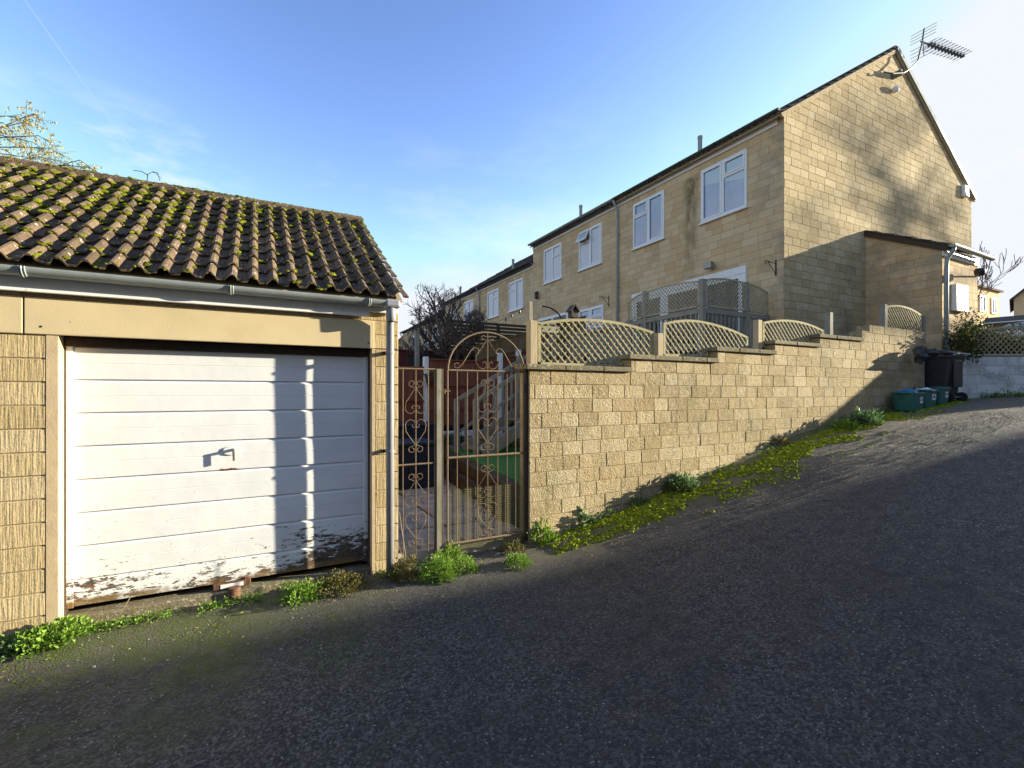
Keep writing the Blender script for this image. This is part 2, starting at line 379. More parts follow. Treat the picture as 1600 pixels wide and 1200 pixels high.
def gpt0(x, y):
    a, b = ray(x); s = 1.0
    while s < 60 and (HZ-y)/F*s > G(a*s, b*s): s += .02
    return Vector((a*s, b*s, 0))
def asphalt():
    m = MT('asphalt', .62, spec=.5)
    x, y, z = m.xyz()
    agg = m.voro(72.0); cellr = m.n('ShaderNodeSeparateColor', {0: m.voro(72.0, out='Color')}).outputs
    fine = m.noise(260, 3, .7); big = m.noise(.55, 5, .6); mid = m.noise(6, 5, .65)
    c = m.mix(m.math('POWER', cellr[0], 2.2), (.022,.0215,.023), (.20,.193,.195))
    c = m.mix(m.rng(big, .35, .7, 0, .6), c, (.045,.045,.050))
    c = m.mix(m.rng(mid, .5, .75, 0, .35), c, (.085,.082,.082))
    sp = m.math('MULTIPLY', m.rng(cellr[1], .955, .97), m.rng(agg, .42, .34))
    c = m.mix(sp, c, (.46,.43,.39))
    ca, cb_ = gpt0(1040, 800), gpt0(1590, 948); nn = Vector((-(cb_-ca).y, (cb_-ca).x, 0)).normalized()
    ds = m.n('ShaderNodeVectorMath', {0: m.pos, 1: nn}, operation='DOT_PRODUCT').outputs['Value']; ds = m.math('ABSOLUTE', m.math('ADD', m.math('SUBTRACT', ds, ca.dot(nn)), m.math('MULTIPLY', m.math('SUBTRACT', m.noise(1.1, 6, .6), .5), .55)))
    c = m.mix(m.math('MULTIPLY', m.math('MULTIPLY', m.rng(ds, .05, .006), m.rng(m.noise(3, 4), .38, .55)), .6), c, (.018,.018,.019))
    pt = m.rng(m.noise(.9, 3, .4), .58, .60); c = m.mix(m.math('MULTIPLY', pt, .28), c, (.035,.034,.036))
    # worn, dusty verge against the walls, paler to paint in the sunlit strip
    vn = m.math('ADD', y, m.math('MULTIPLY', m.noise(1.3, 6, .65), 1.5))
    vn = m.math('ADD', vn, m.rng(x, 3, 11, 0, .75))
    sunlit_dust = m.rng(vn, 4.35, 5.1)
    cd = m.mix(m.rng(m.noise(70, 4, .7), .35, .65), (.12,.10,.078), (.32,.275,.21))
    c = m.mix(m.math('MULTIPLY', sunlit_dust, m.rng(x, 1.5, 4.5, .45, .85)), c, cd)
    # moss film that creeps out from the garage and the wall foot
    mo = m.math('MULTIPLY', m.rng(m.math('ADD', y, m.math('MULTIPLY', m.noise(2.1, 5, .65), 1.6)), 4.35, 4.85), m.rng(m.noise(3.3, 5, .7), .48, .60))
    mo = m.math('MULTIPLY', mo, m.rng(m.noise(45, 4, .75), .36, .56))
    mo = m.math('MULTIPLY', mo, m.rng(x, 1.5, .2, .3, 1)); mo_b = m.math('MULTIPLY', m.math('MULTIPLY', m.rng(m.noise(1.25, 5, .7), .43, .52), m.rng(m.noise(40, 4, .75), .36, .52)), m.math('MULTIPLY', m.rng(x, 1.1, -.3), m.rng(y, 2.6, 3.6))); mo = m.math('MAXIMUM', mo, mo_b)
    c = m.mix(m.math('MULTIPLY', mo, .95), c, (.075,.105,.010))
    m3 = m.math('MULTIPLY', m.rng(m.math('ADD', y, m.math('MULTIPLY', m.noise(2.4, 5, .7), 1.3)), 4.62, 4.85), m.rng(x, 2.4, 3.2)); m3 = m.math('MULTIPLY', m3, m.rng(m.noise(26, 5, .75), .42, .54))
    c = m.mix(m.math('MULTIPLY', m3, .95), c, m.mix(m.rng(m.noise(60, 3), .4, .6), (.06,.08,.008), (.22,.26,.025)))
    # fine cracks
    cr = m.voro(.33, m.n('ShaderNodeMapping', {'Vector': m.n('ShaderNodeVectorMath', {0: m.pos, 1: m.n('ShaderNodeTexNoise', {'Vector': m.pos, 'Scale': 1.2, 'Detail': 6.0}).outputs['Color']}, operation='ADD').outputs[0]}).outputs[0], feature='DISTANCE_TO_EDGE')
    crk = m.math('MULTIPLY', m.rng(cr, .012, .002), m.rng(m.noise(.8, 3), .5, .6))
    c = m.mix(m.math('MULTIPLY', crk, .35), c, (.010,.010,.011))
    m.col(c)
    m.rgh(m.rng(m.noise(9, 4), .3, .7, .50, .78))
    h = m.math('ADD', m.math('MULTIPLY', m.rng(agg, 0, .6, 1, 0), 1.0), m.math('MULTIPLY', fine, .5))
    h = m.math('SUBTRACT', h, m.math('MULTIPLY', crk, .5))
    n1 = m.bump(h, 1.0, .02)
    m.bump(m.noise(5, 5, .6), .35, .03, n1)
    return m.m
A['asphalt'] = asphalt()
def soil():
    m = MT('soil', .95, spec=.1)
    c = m.mix(m.rng(m.noise(30, 6, .7), .3, .7), (.045,.032,.02), (.14,.11,.075)); c = m.mix(m.rng(m.noise(2.5, 5), .5, .62), c, (.05,.08,.02))
    m.col(c); m.bump(m.noise(45, 6, .7), .9, .03); return m.m
A['soil'] = soil()
def lawn():
    m = MT('artificial_lawn', .8, spec=.2)
    m.col(m.mix(m.rng(m.noise(160, 4, .7), .35, .65), (.04,.17,.035), (.13,.36,.09))); m.bump(m.noise(200, 3, .8), 1, .02); return m.m
A['lawn'] = lawn()
A['slab'] = plain('worn_paving_slab', (.44,.39,.34), .9, .45, 5, bump=.5, bscale=60)
A['gravel'] = plain('garden_gravel', (.30,.23,.16), .9, .6, 60, bump=1, bscale=90)
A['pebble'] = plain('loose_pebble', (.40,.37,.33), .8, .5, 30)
A['box_plastic'] = plain('storage_box_plastic', (.012,.018,.040), .5, .25, 12, bump=.2, bscale=120)

# ------------------------------------------------------------------ block walling
def clip_half(poly, n, c):           # keep n.p <= c
    out = []
    for i in range(len(poly)):
        p, q = poly[i], poly[(i+1) % len(poly)]
        a = n[0]*p[0]+n[1]*p[1]-c; b = n[0]*q[0]+n[1]*q[1]-c
        if a <= 0: out.append(p)
        if (a < 0 < b) or (b < 0 < a):
            t = a/(a-b); out.append((p[0]+(q[0]-p[0])*t, p[1]+(q[1]-p[1])*t))
    return out
def clip_poly(poly, hp):
    for n, c in hp:
        poly = clip_half(poly, n, c)
        if len(poly) < 3: return []
    return poly
def halfplanes(outline):             # counter-clockwise convex outline
    hp = []
    for i in range(len(outline)):
        p, q = outline[i], outline[(i+1) % len(outline)]
        n = (q[1]-p[1], -(q[0]-p[0])); l = math.hypot(*n); n = (n[0]/l, n[1]/l)
        hp.append((n, n[0]*p[0]+n[1]*p[1]))
    return hp
def sub_rects(r, holes):
    out = [r]
    for h in holes:
        nx = []
        for (a0, b0, a1, b1) in out:
            if h[2] <= a0 or h[0] >= a1 or h[3] <= b0 or h[1] >= b1: nx.append((a0, b0, a1, b1)); continue
            if h[0] > a0: nx.append((a0, b0, h[0], b1))
            if h[2] < a1: nx.append((h[2], b0, a1, b1))
            m0, m1 = max(a0, h[0]), min(a1, h[2])
            if h[1] > b0: nx.append((m0, b0, m1, h[1]))
            if h[3] < b1: nx.append((m0, h[3], m1, b1))
        out = nx
    return [q for q in out if q[2]-q[0] > .004 and q[3]-q[1] > .004]
def block_wall(mb, mm, O, U, N, outline, holes=(), course=.168, lens=(.25,.46), gap=.005, rec=.005, bev=.003, b0=None, rnd=None, rough=0.0, fixed=None):
    O = Vector(O); U = Vector(U); N = Vector(N); Z = Vector((0,0,1)); rnd = rnd or R
    P = lambda a, b, d=0: O+U*a+Z*b-N*d
    flip = U.cross(Z).dot(N) < 0
    def emit(m, pts, tint=.5):
        m.poly(list(reversed(pts)) if flip else pts, tint)
    hp = halfplanes(outline)
    amin = min(p[0] for p in outline); amax = max(p[0] for p in outline); bmin = min(p[1] for p in outline); bmax = max(p[1] for p in outline)
    b = bmin if b0 is None else b0; row = 0
    while b < bmax-.01:
        c = min(course, bmax-b+.001) if b+course > bmax else course
        a = amin-rnd.random()*lens[1]
        if fixed: a = amin-(fixed*.5 if row % 2 else 0)
        while a < amax:
            L = fixed or (lens[0]+(lens[1]-lens[0])*rnd.random())
            tn = rnd.random()
            for (x0, y0, x1, y1) in sub_rects((max(a, amin), b, min(a+L, amax), b+course), holes):
                g2 = gap/2
                poly = clip_poly([(x0+g2, y0+g2), (x1-g2, y0+g2), (x1-g2, y1-g2), (x0+g2, y1-g2)], hp)
                if len(poly) < 3: continue
                cx = sum(p[0] for p in poly)/len(poly); cy = sum(p[1] for p in poly)/len(poly)
                inner = []
                k = len(poly); ok = True
                ihp = [((n), cc-bev) for n, cc in halfplanes(poly)]
                for i in range(k):
                    (n1, c1), (n2, c2) = ihp[i-1], ihp[i]
                    det = n1[0]*n2[1]-n1[1]*n2[0]
                    if abs(det) < 1e-4: ok = False; break
                    inner.append(((c1*n2[1]-c2*n1[1])/det, (n1[0]*c2-n2[0]*c1)/det))
                if not ok or (x1-x0) < .02: inner = [(p[0]+(cx-p[0])*.05, p[1]+(cy-p[1])*.05) for p in poly]
                d = rough*(rnd.random()-.5)
                tilt = rough*.5
                fr = [P(p[0], p[1], d+tilt*(rnd.random()-.5)) for p in inner]
                bk = [P(p[0]+rough*.25*(rnd.random()-.5), p[1]+rough*.25*(rnd.random()-.5), rec) for p in poly]
                emit(mb, fr, tn)
                for i in range(k):
                    j = (i+1) % k; emit(mb, [bk[i], bk[j], fr[j], fr[i]], tn)
            a += L
        for r in sub_rects((amin, b, amax, b+course), holes):
            poly = clip_poly([(r[0], r[1]), (r[2], r[1]), (r[2], r[3]), (r[0], r[3])], hp)
            if len(poly) >= 3: emit(mm, [P(p[0], p[1], rec*.8) for p in poly])
        b += course; row += 1
def spiral(c, r, a0, turns, n=14, shrink=.35):
    out = []
    for i in range(n+1):
        t = i/n; rr = r*(1-(1-shrink)*t); a = a0+turns*2*math.pi*t
        out.append((c[0]+rr*math.cos(a), c[1]+rr*math.sin(a)))
    return out

# ------------------------------------------------------------------ ground sheets
def axis(lo, hi, step, outer):
    a = []; v = lo
    while v < hi+1e-6: a.append(round(v, 4)); v += step
    return sorted([-q for q in outer if -q < lo]+a+[q for q in outer if q > hi])
xs = axis(-8, 26, .25, [10, 14, 20, 28, 34, 42, 52, 65, 80, 110, 160, 240, 400, 700])
ysv = axis(-6, 14, .25, [8, 10, 14, 16, 18, 21, 25, 30, 36, 44, 55, 70, 90, 130, 200, 350, 700])
def sheet(name, keep, dz, mat, sub=None):
    vs = {}; V = []; Fc = []
    def vi(i, j):
        if (i, j) not in vs:
            x, y = xs[i], ysv[j]
            u = .012*noise.noise(Vector((x*.7, y*.7, 0))) if abs(x) < 26 and abs(y) < 14 else 0
            vs[(i, j)] = len(V); V.append((x, y, G(x, y)+dz+u))
        return vs[(i, j)]
    for i in range(len(xs)-1):
        for j in range(len(ysv)-1):
            if keep((xs[i]+xs[i+1])/2, (ysv[j]+ysv[j+1])/2): Fc.append((vi(i,j), vi(i+1,j), vi(i+1,j+1), vi(i,j+1)))
    me = bpy.data.meshes.new(name); me.from_pydata(V, [], Fc); me.polygons.foreach_set('use_smooth', [True]*len(Fc)); me.materials.append(mat)
    o = bpy.data.objects.new(name, me); COL.objects.link(o); o['kind'] = 'structure'; return o
sheet('ground', lambda x, y: True, -.02, A['soil'])
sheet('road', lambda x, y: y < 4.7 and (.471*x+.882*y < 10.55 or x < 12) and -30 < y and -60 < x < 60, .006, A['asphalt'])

# ------------------------------------------------------------------ tiled slopes
def tiles(mb, P0, U, Sl, Nn, length, rows, gauge, tw=.30, roll=.032, jit=.004, seg=6, thick=.016, rnd=None):
    P0 = Vector(P0); U = Vector(U); Sl = Vector(Sl); Nn = Vector(Nn); rnd = rnd or R
    pitch = tw/2
    def prof(a):
        d = (a % pitch)-pitch*.5
        v = math.cos(math.pi*d/(pitch*.52)) if abs(d) < pitch*.26 else 0
        return roll*max(0, v)**.6
    ntile = int(math.ceil(length/tw))
    flip = U.cross(Sl).dot(Nn) < 0
    for r in range(rows):
        for k in range(ntile):
            a0 = k*tw; a1 = min(length, a0+tw-.004)
            if a1-a0 < .03: continue
            tn = rnd.random(); dz = jit*rnd.random(); sk = jit*1.6*(rnd.random()-.5); ds = .012*(rnd.random()-.5)
            n = max(2, int(seg*2*(a1-a0)/tw)); vs = []
            for i in range(n+1):
                a = a0+(a1-a0)*i/n; h = prof(a); s0 = r*gauge+ds+sk*(i/n-.5)
                s1 = (r+1)*gauge+.03
                e = .003*(rnd.random()-.5)
                low = thick+.012+dz
                vs += [P0+U*a+Sl*(s0+e)+Nn*(h+low-thick), P0+U*a+Sl*(s0+e*.5)+Nn*(h+low), P0+U*a+Sl*s1+Nn*(h+.004)]
            fs = []
            for i in range(n):
                o = 3*i; q = [(o, o+3, o+4, o+1), (o+1, o+4, o+5, o+2)]
                fs += [tuple(reversed(f)) for f in q] if flip else q
            fs += [(0,1,2)] if not flip else [(2,1,0)]
            o = 3*n; fs += [(o+2, o+1, o)] if not flip else [(o, o+1, o+2)]
            mb.mesh(vs, fs, tn)
_ico = None
def ico():
    global _ico
    if _ico is None:
        bm = bmesh.new(); bmesh.ops.create_icosphere(bm, subdivisions=2, radius=1)
        _ico = ([v.co.copy() for v in bm.verts], [tuple(v.index for v in f.verts) for f in bm.faces]); bm.free()
    return _ico
_ico1 = None
def ico1():
    global _ico1
    if _ico1 is None:
        bm = bmesh.new(); bmesh.ops.create_icosphere(bm, subdivisions=1, radius=1)
        _ico1 = ([v.co.copy() for v in bm.verts], [tuple(v.index for v in f.verts) for f in bm.faces]); bm.free()
    return _ico1
def blob(mb, c, rx, ry, rz, Nn=Vector((0,0,1)), tint=.5, amp=.35, rnd=None, lo=False):
    rnd = rnd or R
    V, Fc = ico1() if lo else ico(); q = Vector((0,0,1)).rotation_difference(Nn); s = rnd.random()*90; out = []
    an = rnd.random()*6.28; ca, sa = math.cos(an), math.sin(an)
    for v in V:
        k = 1+amp*noise.noise(v*2.1+Vector((s, s*.7, 0)))*1.8
        x, y, z = v.x*rx*k, v.y*ry*k, v.z*rz*k
        out.append(c+q @ Vector((x*ca-y*sa, x*sa+y*ca, z)))
    mb.mesh(out, Fc, tint)

# ------------------------------------------------------------------ GARAGE BLOCK
YG = 4.62
GEX = (-4.6, 1.24); EAVE = .86
gar = thing('garage', (-1.6, 6.6, -1.72), 'low cream block garage with a mossy tiled roof and a peeling white door', 'garage')
rb = random.Random(3)
pb = MB(); pm = MB(); pj = MB()
piers = [(-4.6,-3.95), (-1.75,-1.335), (.995,1.215)]
for a, b in piers:
    block_wall(pb, pm, (0, YG, 0), (1,0,0), (0,-1,0), [(a,-1.85),(b,-1.85),(b,.42),(a,.42)], course=.168, lens=(.42,.5), gap=.007, rec=.008, bev=.004, b0=-1.77, rnd=rb, rough=.003, fixed=2.0)

block_wall(pb, pm, (0, YG, 0), (1,0,0), (0,-1,0), [(-4.6,.686),(1.215,.686),(1.215,.78),(-4.6,.78)], course=.17, lens=(.3,.45), gap=.006, rec=.008, bev=.003, rnd=rb)
block_wall(pb, pm, (0, YG, 0), (1,0,0), (0,-1,0), [(.985,.42),(1.215,.42),(1.215,.686),(.985,.686)], course=.133, lens=(.3,.45), gap=.006, rec=.008, bev=.003, rnd=rb)
for i, (a, b) in enumerate(piers):
    pb.box((a, YG+.012, -1.85), (b, YG+.2, .42))
pb.box((-4.6, YG+.013, .42), (1.214, YG+.2, .84))
# side and back walls under the verge
sideo = [(0,-1.85),(4.0,-1.85),(4.0,.80),(2.02,2.22),(.0,.84)]
block_wall(pb, pm, (1.215, YG, 0), (0,1,0), (1,0,0), sideo, course=.168, lens=(.42,.5), gap=.006, rec=.008, b0=-1.77, rnd=rb)
pb.box((-4.6, 8.5, -1.85), (1.2, 8.6, .8)); pb.box((1.0, YG+.2, -1.85), (1.205, 8.6, .8)); pb.box((-4.6, YG+.2, -1.85), (-4.45, 8.6, .8))
pb.poly([(1.2,YG+.05,.8),(1.2,8.6,.8),(1.2,6.64,2.2)]); pb.poly([(-4.6,YG+.05,.8),(-4.6,6.64,2.2),(-4.6,8.6,.8)])
wl = pb.build('wall', A['pier'], gar); pm.build('mortar', A['mortar'], wl)
for a, b in [(-1.335,-1.27), (.965,.995), (-4.0,-3.95)]:
    pj = MB(); pj.box((a, YG-.002, -1.85), (b, YG+.15, .418)); pj.build('jamb', A['jamb'], wl)
lm = MB(); lm.box((-1.45, YG-.012, .42), (.985, YG+.18, .684)); lm.build('lintel', A['lintel'], gar, bevel=.006)
lm = MB(); lm.box((-4.6, YG-.012, .42), (-1.457, YG+.18, .684)); lm.build('lintel', A['lintel'], gar, bevel=.006)
for x, z, r in ((-1.36,.475,.008),(-1.2,.52,.003),(.93,.47,.008),(.87,.50,.005)):
    hm = MB(); hm.lathe((x, YG-.0135, z), [(r,0),(r*.6,.001),(.0001,.001)], 10, 'Y'); hm.build('fixing_hole', A['black_metal'], wl)
fm = MB(); fm.box((-4.6, YG-.06, .735), (.93, YG-.035, .868)); fm.box((-4.6, YG-.066, .712), (.93, YG-.02, .735)); fm.build('fascia', A['fascia_dirty'], gar, bevel=.003)
sm_ = MB(); sm_.box((.93, YG-.055, .76), (1.2, YG-.03, .87)); sm_.build('verge_board', A['fascia_dirty'], gar)
# half-round gutter with brackets
def gutter(p, q, r, mat, parent, brackets=(), out=(0,-1,0), name='gutter', closed=True):
    m = MB(); p = Vector(p); q = Vector(q); out = Vector(out); n = 14
    for rr, fl in ((r, False), (r*.9, True)):
        for i in range(n):
            a0 = math.pi*i/n; a1 = math.pi*(i+1)/n
            o0 = out*math.cos(a0)*rr+Vector((0,0,-1))*math.sin(a0)*rr; o1 = out*math.cos(a1)*rr+Vector((0,0,-1))*math.sin(a1)*rr
            f = [p+o0, q+o0, q+o1, p+o1]; m.poly(f if not fl else f[::-1])
    for s in (1,-1):
        m.poly([p+out*s*r, p+out*s*r*.9, q+out*s*r*.9, q+out*s*r])
    if closed:
        for e in (p, q): m.poly([e+out*math.cos(math.pi*i/n)*r+Vector((0,0,-1))*math.sin(math.pi*i/n)*r for i in range(n+1)])
    o = m.build(name, mat, parent, smooth=False)
    d = (q-p).normalized()
    for t in brackets:
        b = MB(); c = p+(q-p)*t
        for dd, rr in ((-.016,1.05),(.016,1.05),(0,1.13)):
            b.tube([c+d*dd+out*math.cos(math.pi*i/12)*r*rr+Vector((0,0,-1))*math.sin(math.pi*i/12)*r*rr for i in range(13)], r*.10, 6)
        b.build('bracket', mat, o)
    return o
gz = EAVE+.008; yg = YG-.135
gut = gutter((GEX[0], yg, gz), (1.10, yg, gz-.012), .056, A['gutter'], gar, (.205, .335, .56, .775, .965), closed=False)
m = MB(); m.box((1.045, yg-.06, gz-.075), (1.19, yg+.062, gz+.005)); m.build('outlet', A['pipe'], gut, bevel=.022)
m = MB(); px, py = 1.112, YG-.095
m.tube([(px, yg, gz-.05), (px, yg+.005, gz-.11), (px, py, gz-.2), (px, py, gz-.9), (px, py, -1.78)], [.040,.037,.036,.036,.036], 20)
dp = m.build('downpipe', A['pipe'], gar, smooth=True)
m = MB(); m.lathe((px, yg, 0), [(.036,gz-.20),(.044,gz-.19),(.046,gz-.07),(.04,gz-.06)], 20); m.build('collar', A['pipe'], dp, smooth=True)
for z in (.38, -.55):
    m = MB(); m.lathe((px, py, z), [(.037,-.014),(.042,-.012),(.042,.012),(.037,.014)], 18); m.build('collar', A['pipe'], dp)
    m = MB(); m.box((px-.06, py+.03, z-.012), (px+.01, YG, z+.012)); m.build('clip', A['black_metal'], dp)
# tiled roof: two slopes, ridge and verge
pit = math.atan2(2.31-.90, 6.64-(YG-.16)); sv = Vector((0, math.cos(pit), math.sin(pit))); nv = Vector((0, -math.sin(pit), math.cos(pit)))
slen = (6.64-(YG-.16))/math.cos(pit)
tm = MB(); rt = random.Random(11)
tiles(tm, (GEX[0], YG-.16, .885), (1,0,0), sv, nv, GEX[1]-GEX[0]+.03, 10, slen/10, jit=.008, seg=9, rnd=rt, roll=.050)
sv2 = Vector((0, -math.cos(pit), math.sin(pit))); nv2 = Vector((0, math.sin(pit), math.cos(pit)))
tiles(tm, (GEX[0], 8.82, .885), (1,0,0), sv2, nv2, GEX[1]-GEX[0]+.03, 9, slen/9, jit=.005, seg=4, rnd=rt)
roof = tm.build('roof', A['tile'], gar)
um = MB()
for (ya, yb, za, zb) in ((YG-.12, 6.64, .885, 2.29), (8.78, 6.64, .885, 2.29)):
    a = Vector((GEX[0], ya, za)); b = Vector((GEX[1]-.02, ya, za)); c = Vector((GEX[1]-.02, yb, zb)); d = Vector((GEX[0], yb, zb)); dn = Vector((0,0,-.03))
    um.mesh([a,b,c,d,a+dn,b+dn,c+dn,d+dn], [(0,1,2,3),(4,7,6,5),(0,4,5,1),(1,5,6,2),(2,6,7,3),(3,7,4,0)])
um.build('roof_deck', A['mortar'], roof)
rm = MB(); x = GEX[0]
while x < GEX[1]:
    L = min(.45, GEX[1]+.03-x); t = rt.random(); z0 = 2.275+.006*rt.random(); pts = []
    n = 10; vs = []
    for e in (x, x+L-.012):
        for i in range(n+1):
            a = math.pi*i/n; vs.append((e, 6.64-math.cos(a)*.125, z0+math.sin(a)*.085))
        for i in range(n+1):
            a = math.pi*i/n; vs.append((e, 6.64-math.cos(a)*.105, z0-.01+math.sin(a)*.07))
    k = 2*(n+1); fs = [(i, i+1, k+i+1, k+i) for i in range(n)]+[(i, n+1+i, n+2+i, i+1) for i in range(n)]+[(k+i, k+i+1, k+n+2+i, k+n+1+i) for i in range(n)]
    fs += [(0, k, k+n+1, n+1), (n, 2*n+1, k+2*n+1, k+n)]
    rm.mesh(vs, fs, t); x += L
for s in (-1,1): rm.box((GEX[0], 6.64+s*.06, 2.20), (GEX[1]+.01, 6.64+s*.135, 2.305))
rm.build('ridge', A['tile'], roof)
# moss on the tiles: nobody could count the tufts
mo = MB(); rr = random.Random(5)
for i in range(5200):
    row = rr.randrange(0, 10); x = rr.uniform(-4.4, 1.2)
    dens = (.25+.75*sm(1.2, -1.6, x))*(.3+.7*row/8)
    dens *= (.2+1.4*max(0, noise.noise(Vector((x*1.3, row*.8, 3)))+.35))
    if rr.random() > dens: continue
    up = rr.choice((.0, .02, .05)) if rr.random() < .7 else rr.uniform(0, .24)
    pan = (round(x/.15)*.15)+rr.uniform(-.035, .035) if rr.random() < .7 else x
    s = row*slen/10+up*.8-.004
    h = .030 if abs(((pan-GEX[0]) % .15)-.075) > .04 else .065
    c = Vector((pan, YG-.16, .885))+sv*s+nv*(h-.004-.018*(up/.25))
    r0 = rr.uniform(.009, .027)*(1.25 if row > 4 else 1)
    blob(mo, c, r0*rr.uniform(.8,1.6), r0, r0*rr.uniform(.35,.55), nv, rr.random(), .5, rr)
for i in range(260):
    x = rr.uniform(-4.4, 1.22); r0 = rr.uniform(.008, .022); a = rr.uniform(.15, 1.7)
    blob(mo, Vector((x, 6.64-math.cos(a)*.125, 2.275+math.sin(a)*.085)), r0*1.6, r0, r0*.5, nv, rr.random()*.6, .4, rr)
tag(mo.build('roof_moss', A['moss'], smooth=True), kind='stuff')

# ---- garage door
YD = YG+.138
def door_mat():
    m = MT('peeling_white_paint', .38, spec=.4)
    x, y, z = m.xyz()
    low = m.rng(z, -1.02, -1.60); right = m.rng(x, -.3, .9)
    dens = m.math('ADD', m.math('MULTIPLY', low, .215), m.math('MULTIPLY', m.math('MULTIPLY', right, m.rng(z, -.75, -1.45)), .075))
    big = m.noise(2.6, 4, .6, m.map((.8, 1, 1.8)))
    n = m.noise(24, 8, .78, m.map((.42, 1, 1.3)), .3)
    v = m.math('ADD', m.math('ADD', n, dens), m.math('MULTIPLY', m.math('SUBTRACT', big, .5), .34))
    pk = m.math('MULTIPLY', m.rng(v, .705, .725), m.rng(z, -.85, -1.05))
    fleck = m.math('MULTIPLY', m.rng(m.noise(55, 3, .6), .725, .735), m.rng(z, .1, -1.0, 0, 1))
    pk = m.math('MAXIMUM', pk, fleck)
    c = m.mix(m.rng(m.noise(3, 4), .35, .65), (.73,.745,.78), (.80,.81,.83))
    c = m.mix(m.rng(m.noise(34, 3), .60, .72, 0, .12), c, (.5,.47,.42))
    under = m.mix(m.rng(m.noise(30, 4), .45, .6), (.075,.058,.052), (.15,.10,.07))
    rx = m.math('ABSOLUTE', m.math('SUBTRACT', x, -.21)); rz = m.math('ABSOLUTE', m.math('SUBTRACT', z, -.655))
    ru = m.math('MULTIPLY', m.rng(rx, .085, .05), m.rng(m.math('ADD', rz, m.math('MULTIPLY', m.noise(60, 3), .02)), .022, .017))
    c = m.mix(pk, c, under); c = m.mix(ru, c, (.24,.09,.02))
    bot = m.math('MULTIPLY', m.rng(z, -1.555, -1.585), m.rng(m.noise(5, 4), .4, .5)); c = m.mix(m.math('MULTIPLY', bot, .9), c, (.19,.12,.045))
    m.col(c); m.rgh(m.rng(pk, 0, 1, .36, .9)); m.bump(m.math('MULTIPLY', pk, -1.0), .5, .003, m.bump(m.noise(7, 3), .12, .02)); return m.m
A['door_paint'] = door_mat()
def garage_door(x0, x1, parent):
    d = MB(); zt = .345; zb = -1.615; pitch = .2535; prof = []
    z = zt; zs = [.102-i*pitch for i in range(8)]      # groove heights
    prof.append((zt, 0.0))
    for gzv in zs:
        mid = gzv+pitch*.5
        prof += [(mid+.003, -.001), (mid+.001, .002), (mid-.001, .002), (mid-.003, -.001)] if mid < zt-.02 else []
        if gzv-.05 < zb: break
        prof += [(gzv+.005, -.001), (gzv+.004, .013), (gzv-.006, .014), (gzv-.024, .001)]
    prof.append((zb, -.002))
    xa, xb = x0+.045, x1-.045
    nx = 24
    for (za, ya), (zc, yc) in zip(prof, prof[1:]):
        for k in range(nx):
            a = xa+(xb-xa)*k/nx; b = xa+(xb-xa)*(k+1)/nx
            w = lambda X, Z: .0035*noise.noise(Vector((X*1.1, 0, Z*1.4)))
            d.poly([(a, YD+ya+w(a, za), za), (a, YD+yc+w(a, zc), zc), (b, YD+yc+w(b, zc), zc), (b, YD+ya+w(b, za), za)])
    d.poly([(xa,YD,zb),(xa,YD+.03,zb),(xb,YD+.03,zb),(xb,YD,zb)]); d.poly([(xa,YD+.03,zt),(xb,YD+.03,zt),(xb,YD+.03,zb),(xa,YD+.03,zb)][::-1])
    o = d.build('garage_door', A['door_paint'], parent)
    for a, b in ((x0+.008, x0+.05), (x1-.05, x1-.012)):
        f = MB(); f.box((a, YD-.012, zb-.01), (b, YD+.03, zt+.012)); f.build('door_stile', A['door_paint'], o, bevel=.003)
    f = MB(); f.box((x0, YD-.03, zt+.004), (x1, YD+.05, .42)); f.box((x0-.002, YD-.02, -1.7), (x0+.008, YD+.06, zt)); f.box((x1-.012, YD-.045, -1.7), (x1+.004, YD+.06, zt))
    f.build('door_frame', A['dark_wood'], parent, bevel=.003)
    return o
gd = garage_door(-1.27, .965, gar); gd2 = garage_door(-3.95, -1.75, gar)
p = onY(365, 706, YD)
m = MB(); n = 20
m.mesh([(p.x-.012+.062*math.cos(6.283*i/n), YD-.012, p.z+.012+.036*math.copysign(abs(math.sin(6.283*i/n))**.7, math.sin(6.283*i/n))) for i in range(n)]+[(p.x-.012+.066*math.cos(6.283*i/n), YD, p.z+.012+.04*math.copysign(abs(math.sin(6.283*i/n))**.7, math.sin(6.283*i/n))) for i in range(n)],
       [tuple(range(n))[::-1]]+[(i, (i+1) % n, n+(i+1) % n, n+i) for i in range(n)])
m.build('escutcheon', A['upvc'], gd)
m = MB(); m.tube([(p.x, YD-.01, p.z+.02), (p.x, YD-.055, p.z+.02)], .012, 12); m.bar((p.x, YD-.055, p.z+.032), (p.x+.004, YD-.055, p.z-.07), .012, .018, (1,0,0)); m.build('handle', A['steel'], gd, bevel=.002)
q = onY(363, 912, YD)
m = MB(); m.bar((q.x-.14, YD-.02, q.z), (q.x+.14, YD-.02, q.z+.005), .045, .05, (0,0,1)); m.box((q.x+.09, YD-.03, q.z-.02), (q.x+.13, YD-.004, q.z+.045))
hs = m.build('hasp', A['rust'], gd, bevel=.006)
m = MB(); m.bar((q.x-.085, YD-.0445, q.z+.002), (q.x+.085, YD-.0445, q.z+.005), .003, .034, (0,0,1)); m.build('hasp_label', A['sticker'], hs)
m = MB(); m.box((q.x-.02, YD-.10, -1.76), (q.x+.055, YD-.035, q.z-.02)); m.lathe((q.x+.018, YD-.085, 0), [(.0,-1.64),(.045,-1.64),(.048,-1.66),(.048,-1.76)], 16); m.build('ground_anchor', A['rust'], gar, bevel=.006)
m = MB(); m.box((-1.29, YG+.05, -1.80), (.975, YD+.12, -1.67)); m.build('threshold', A['cap'], gar, bevel=.01)
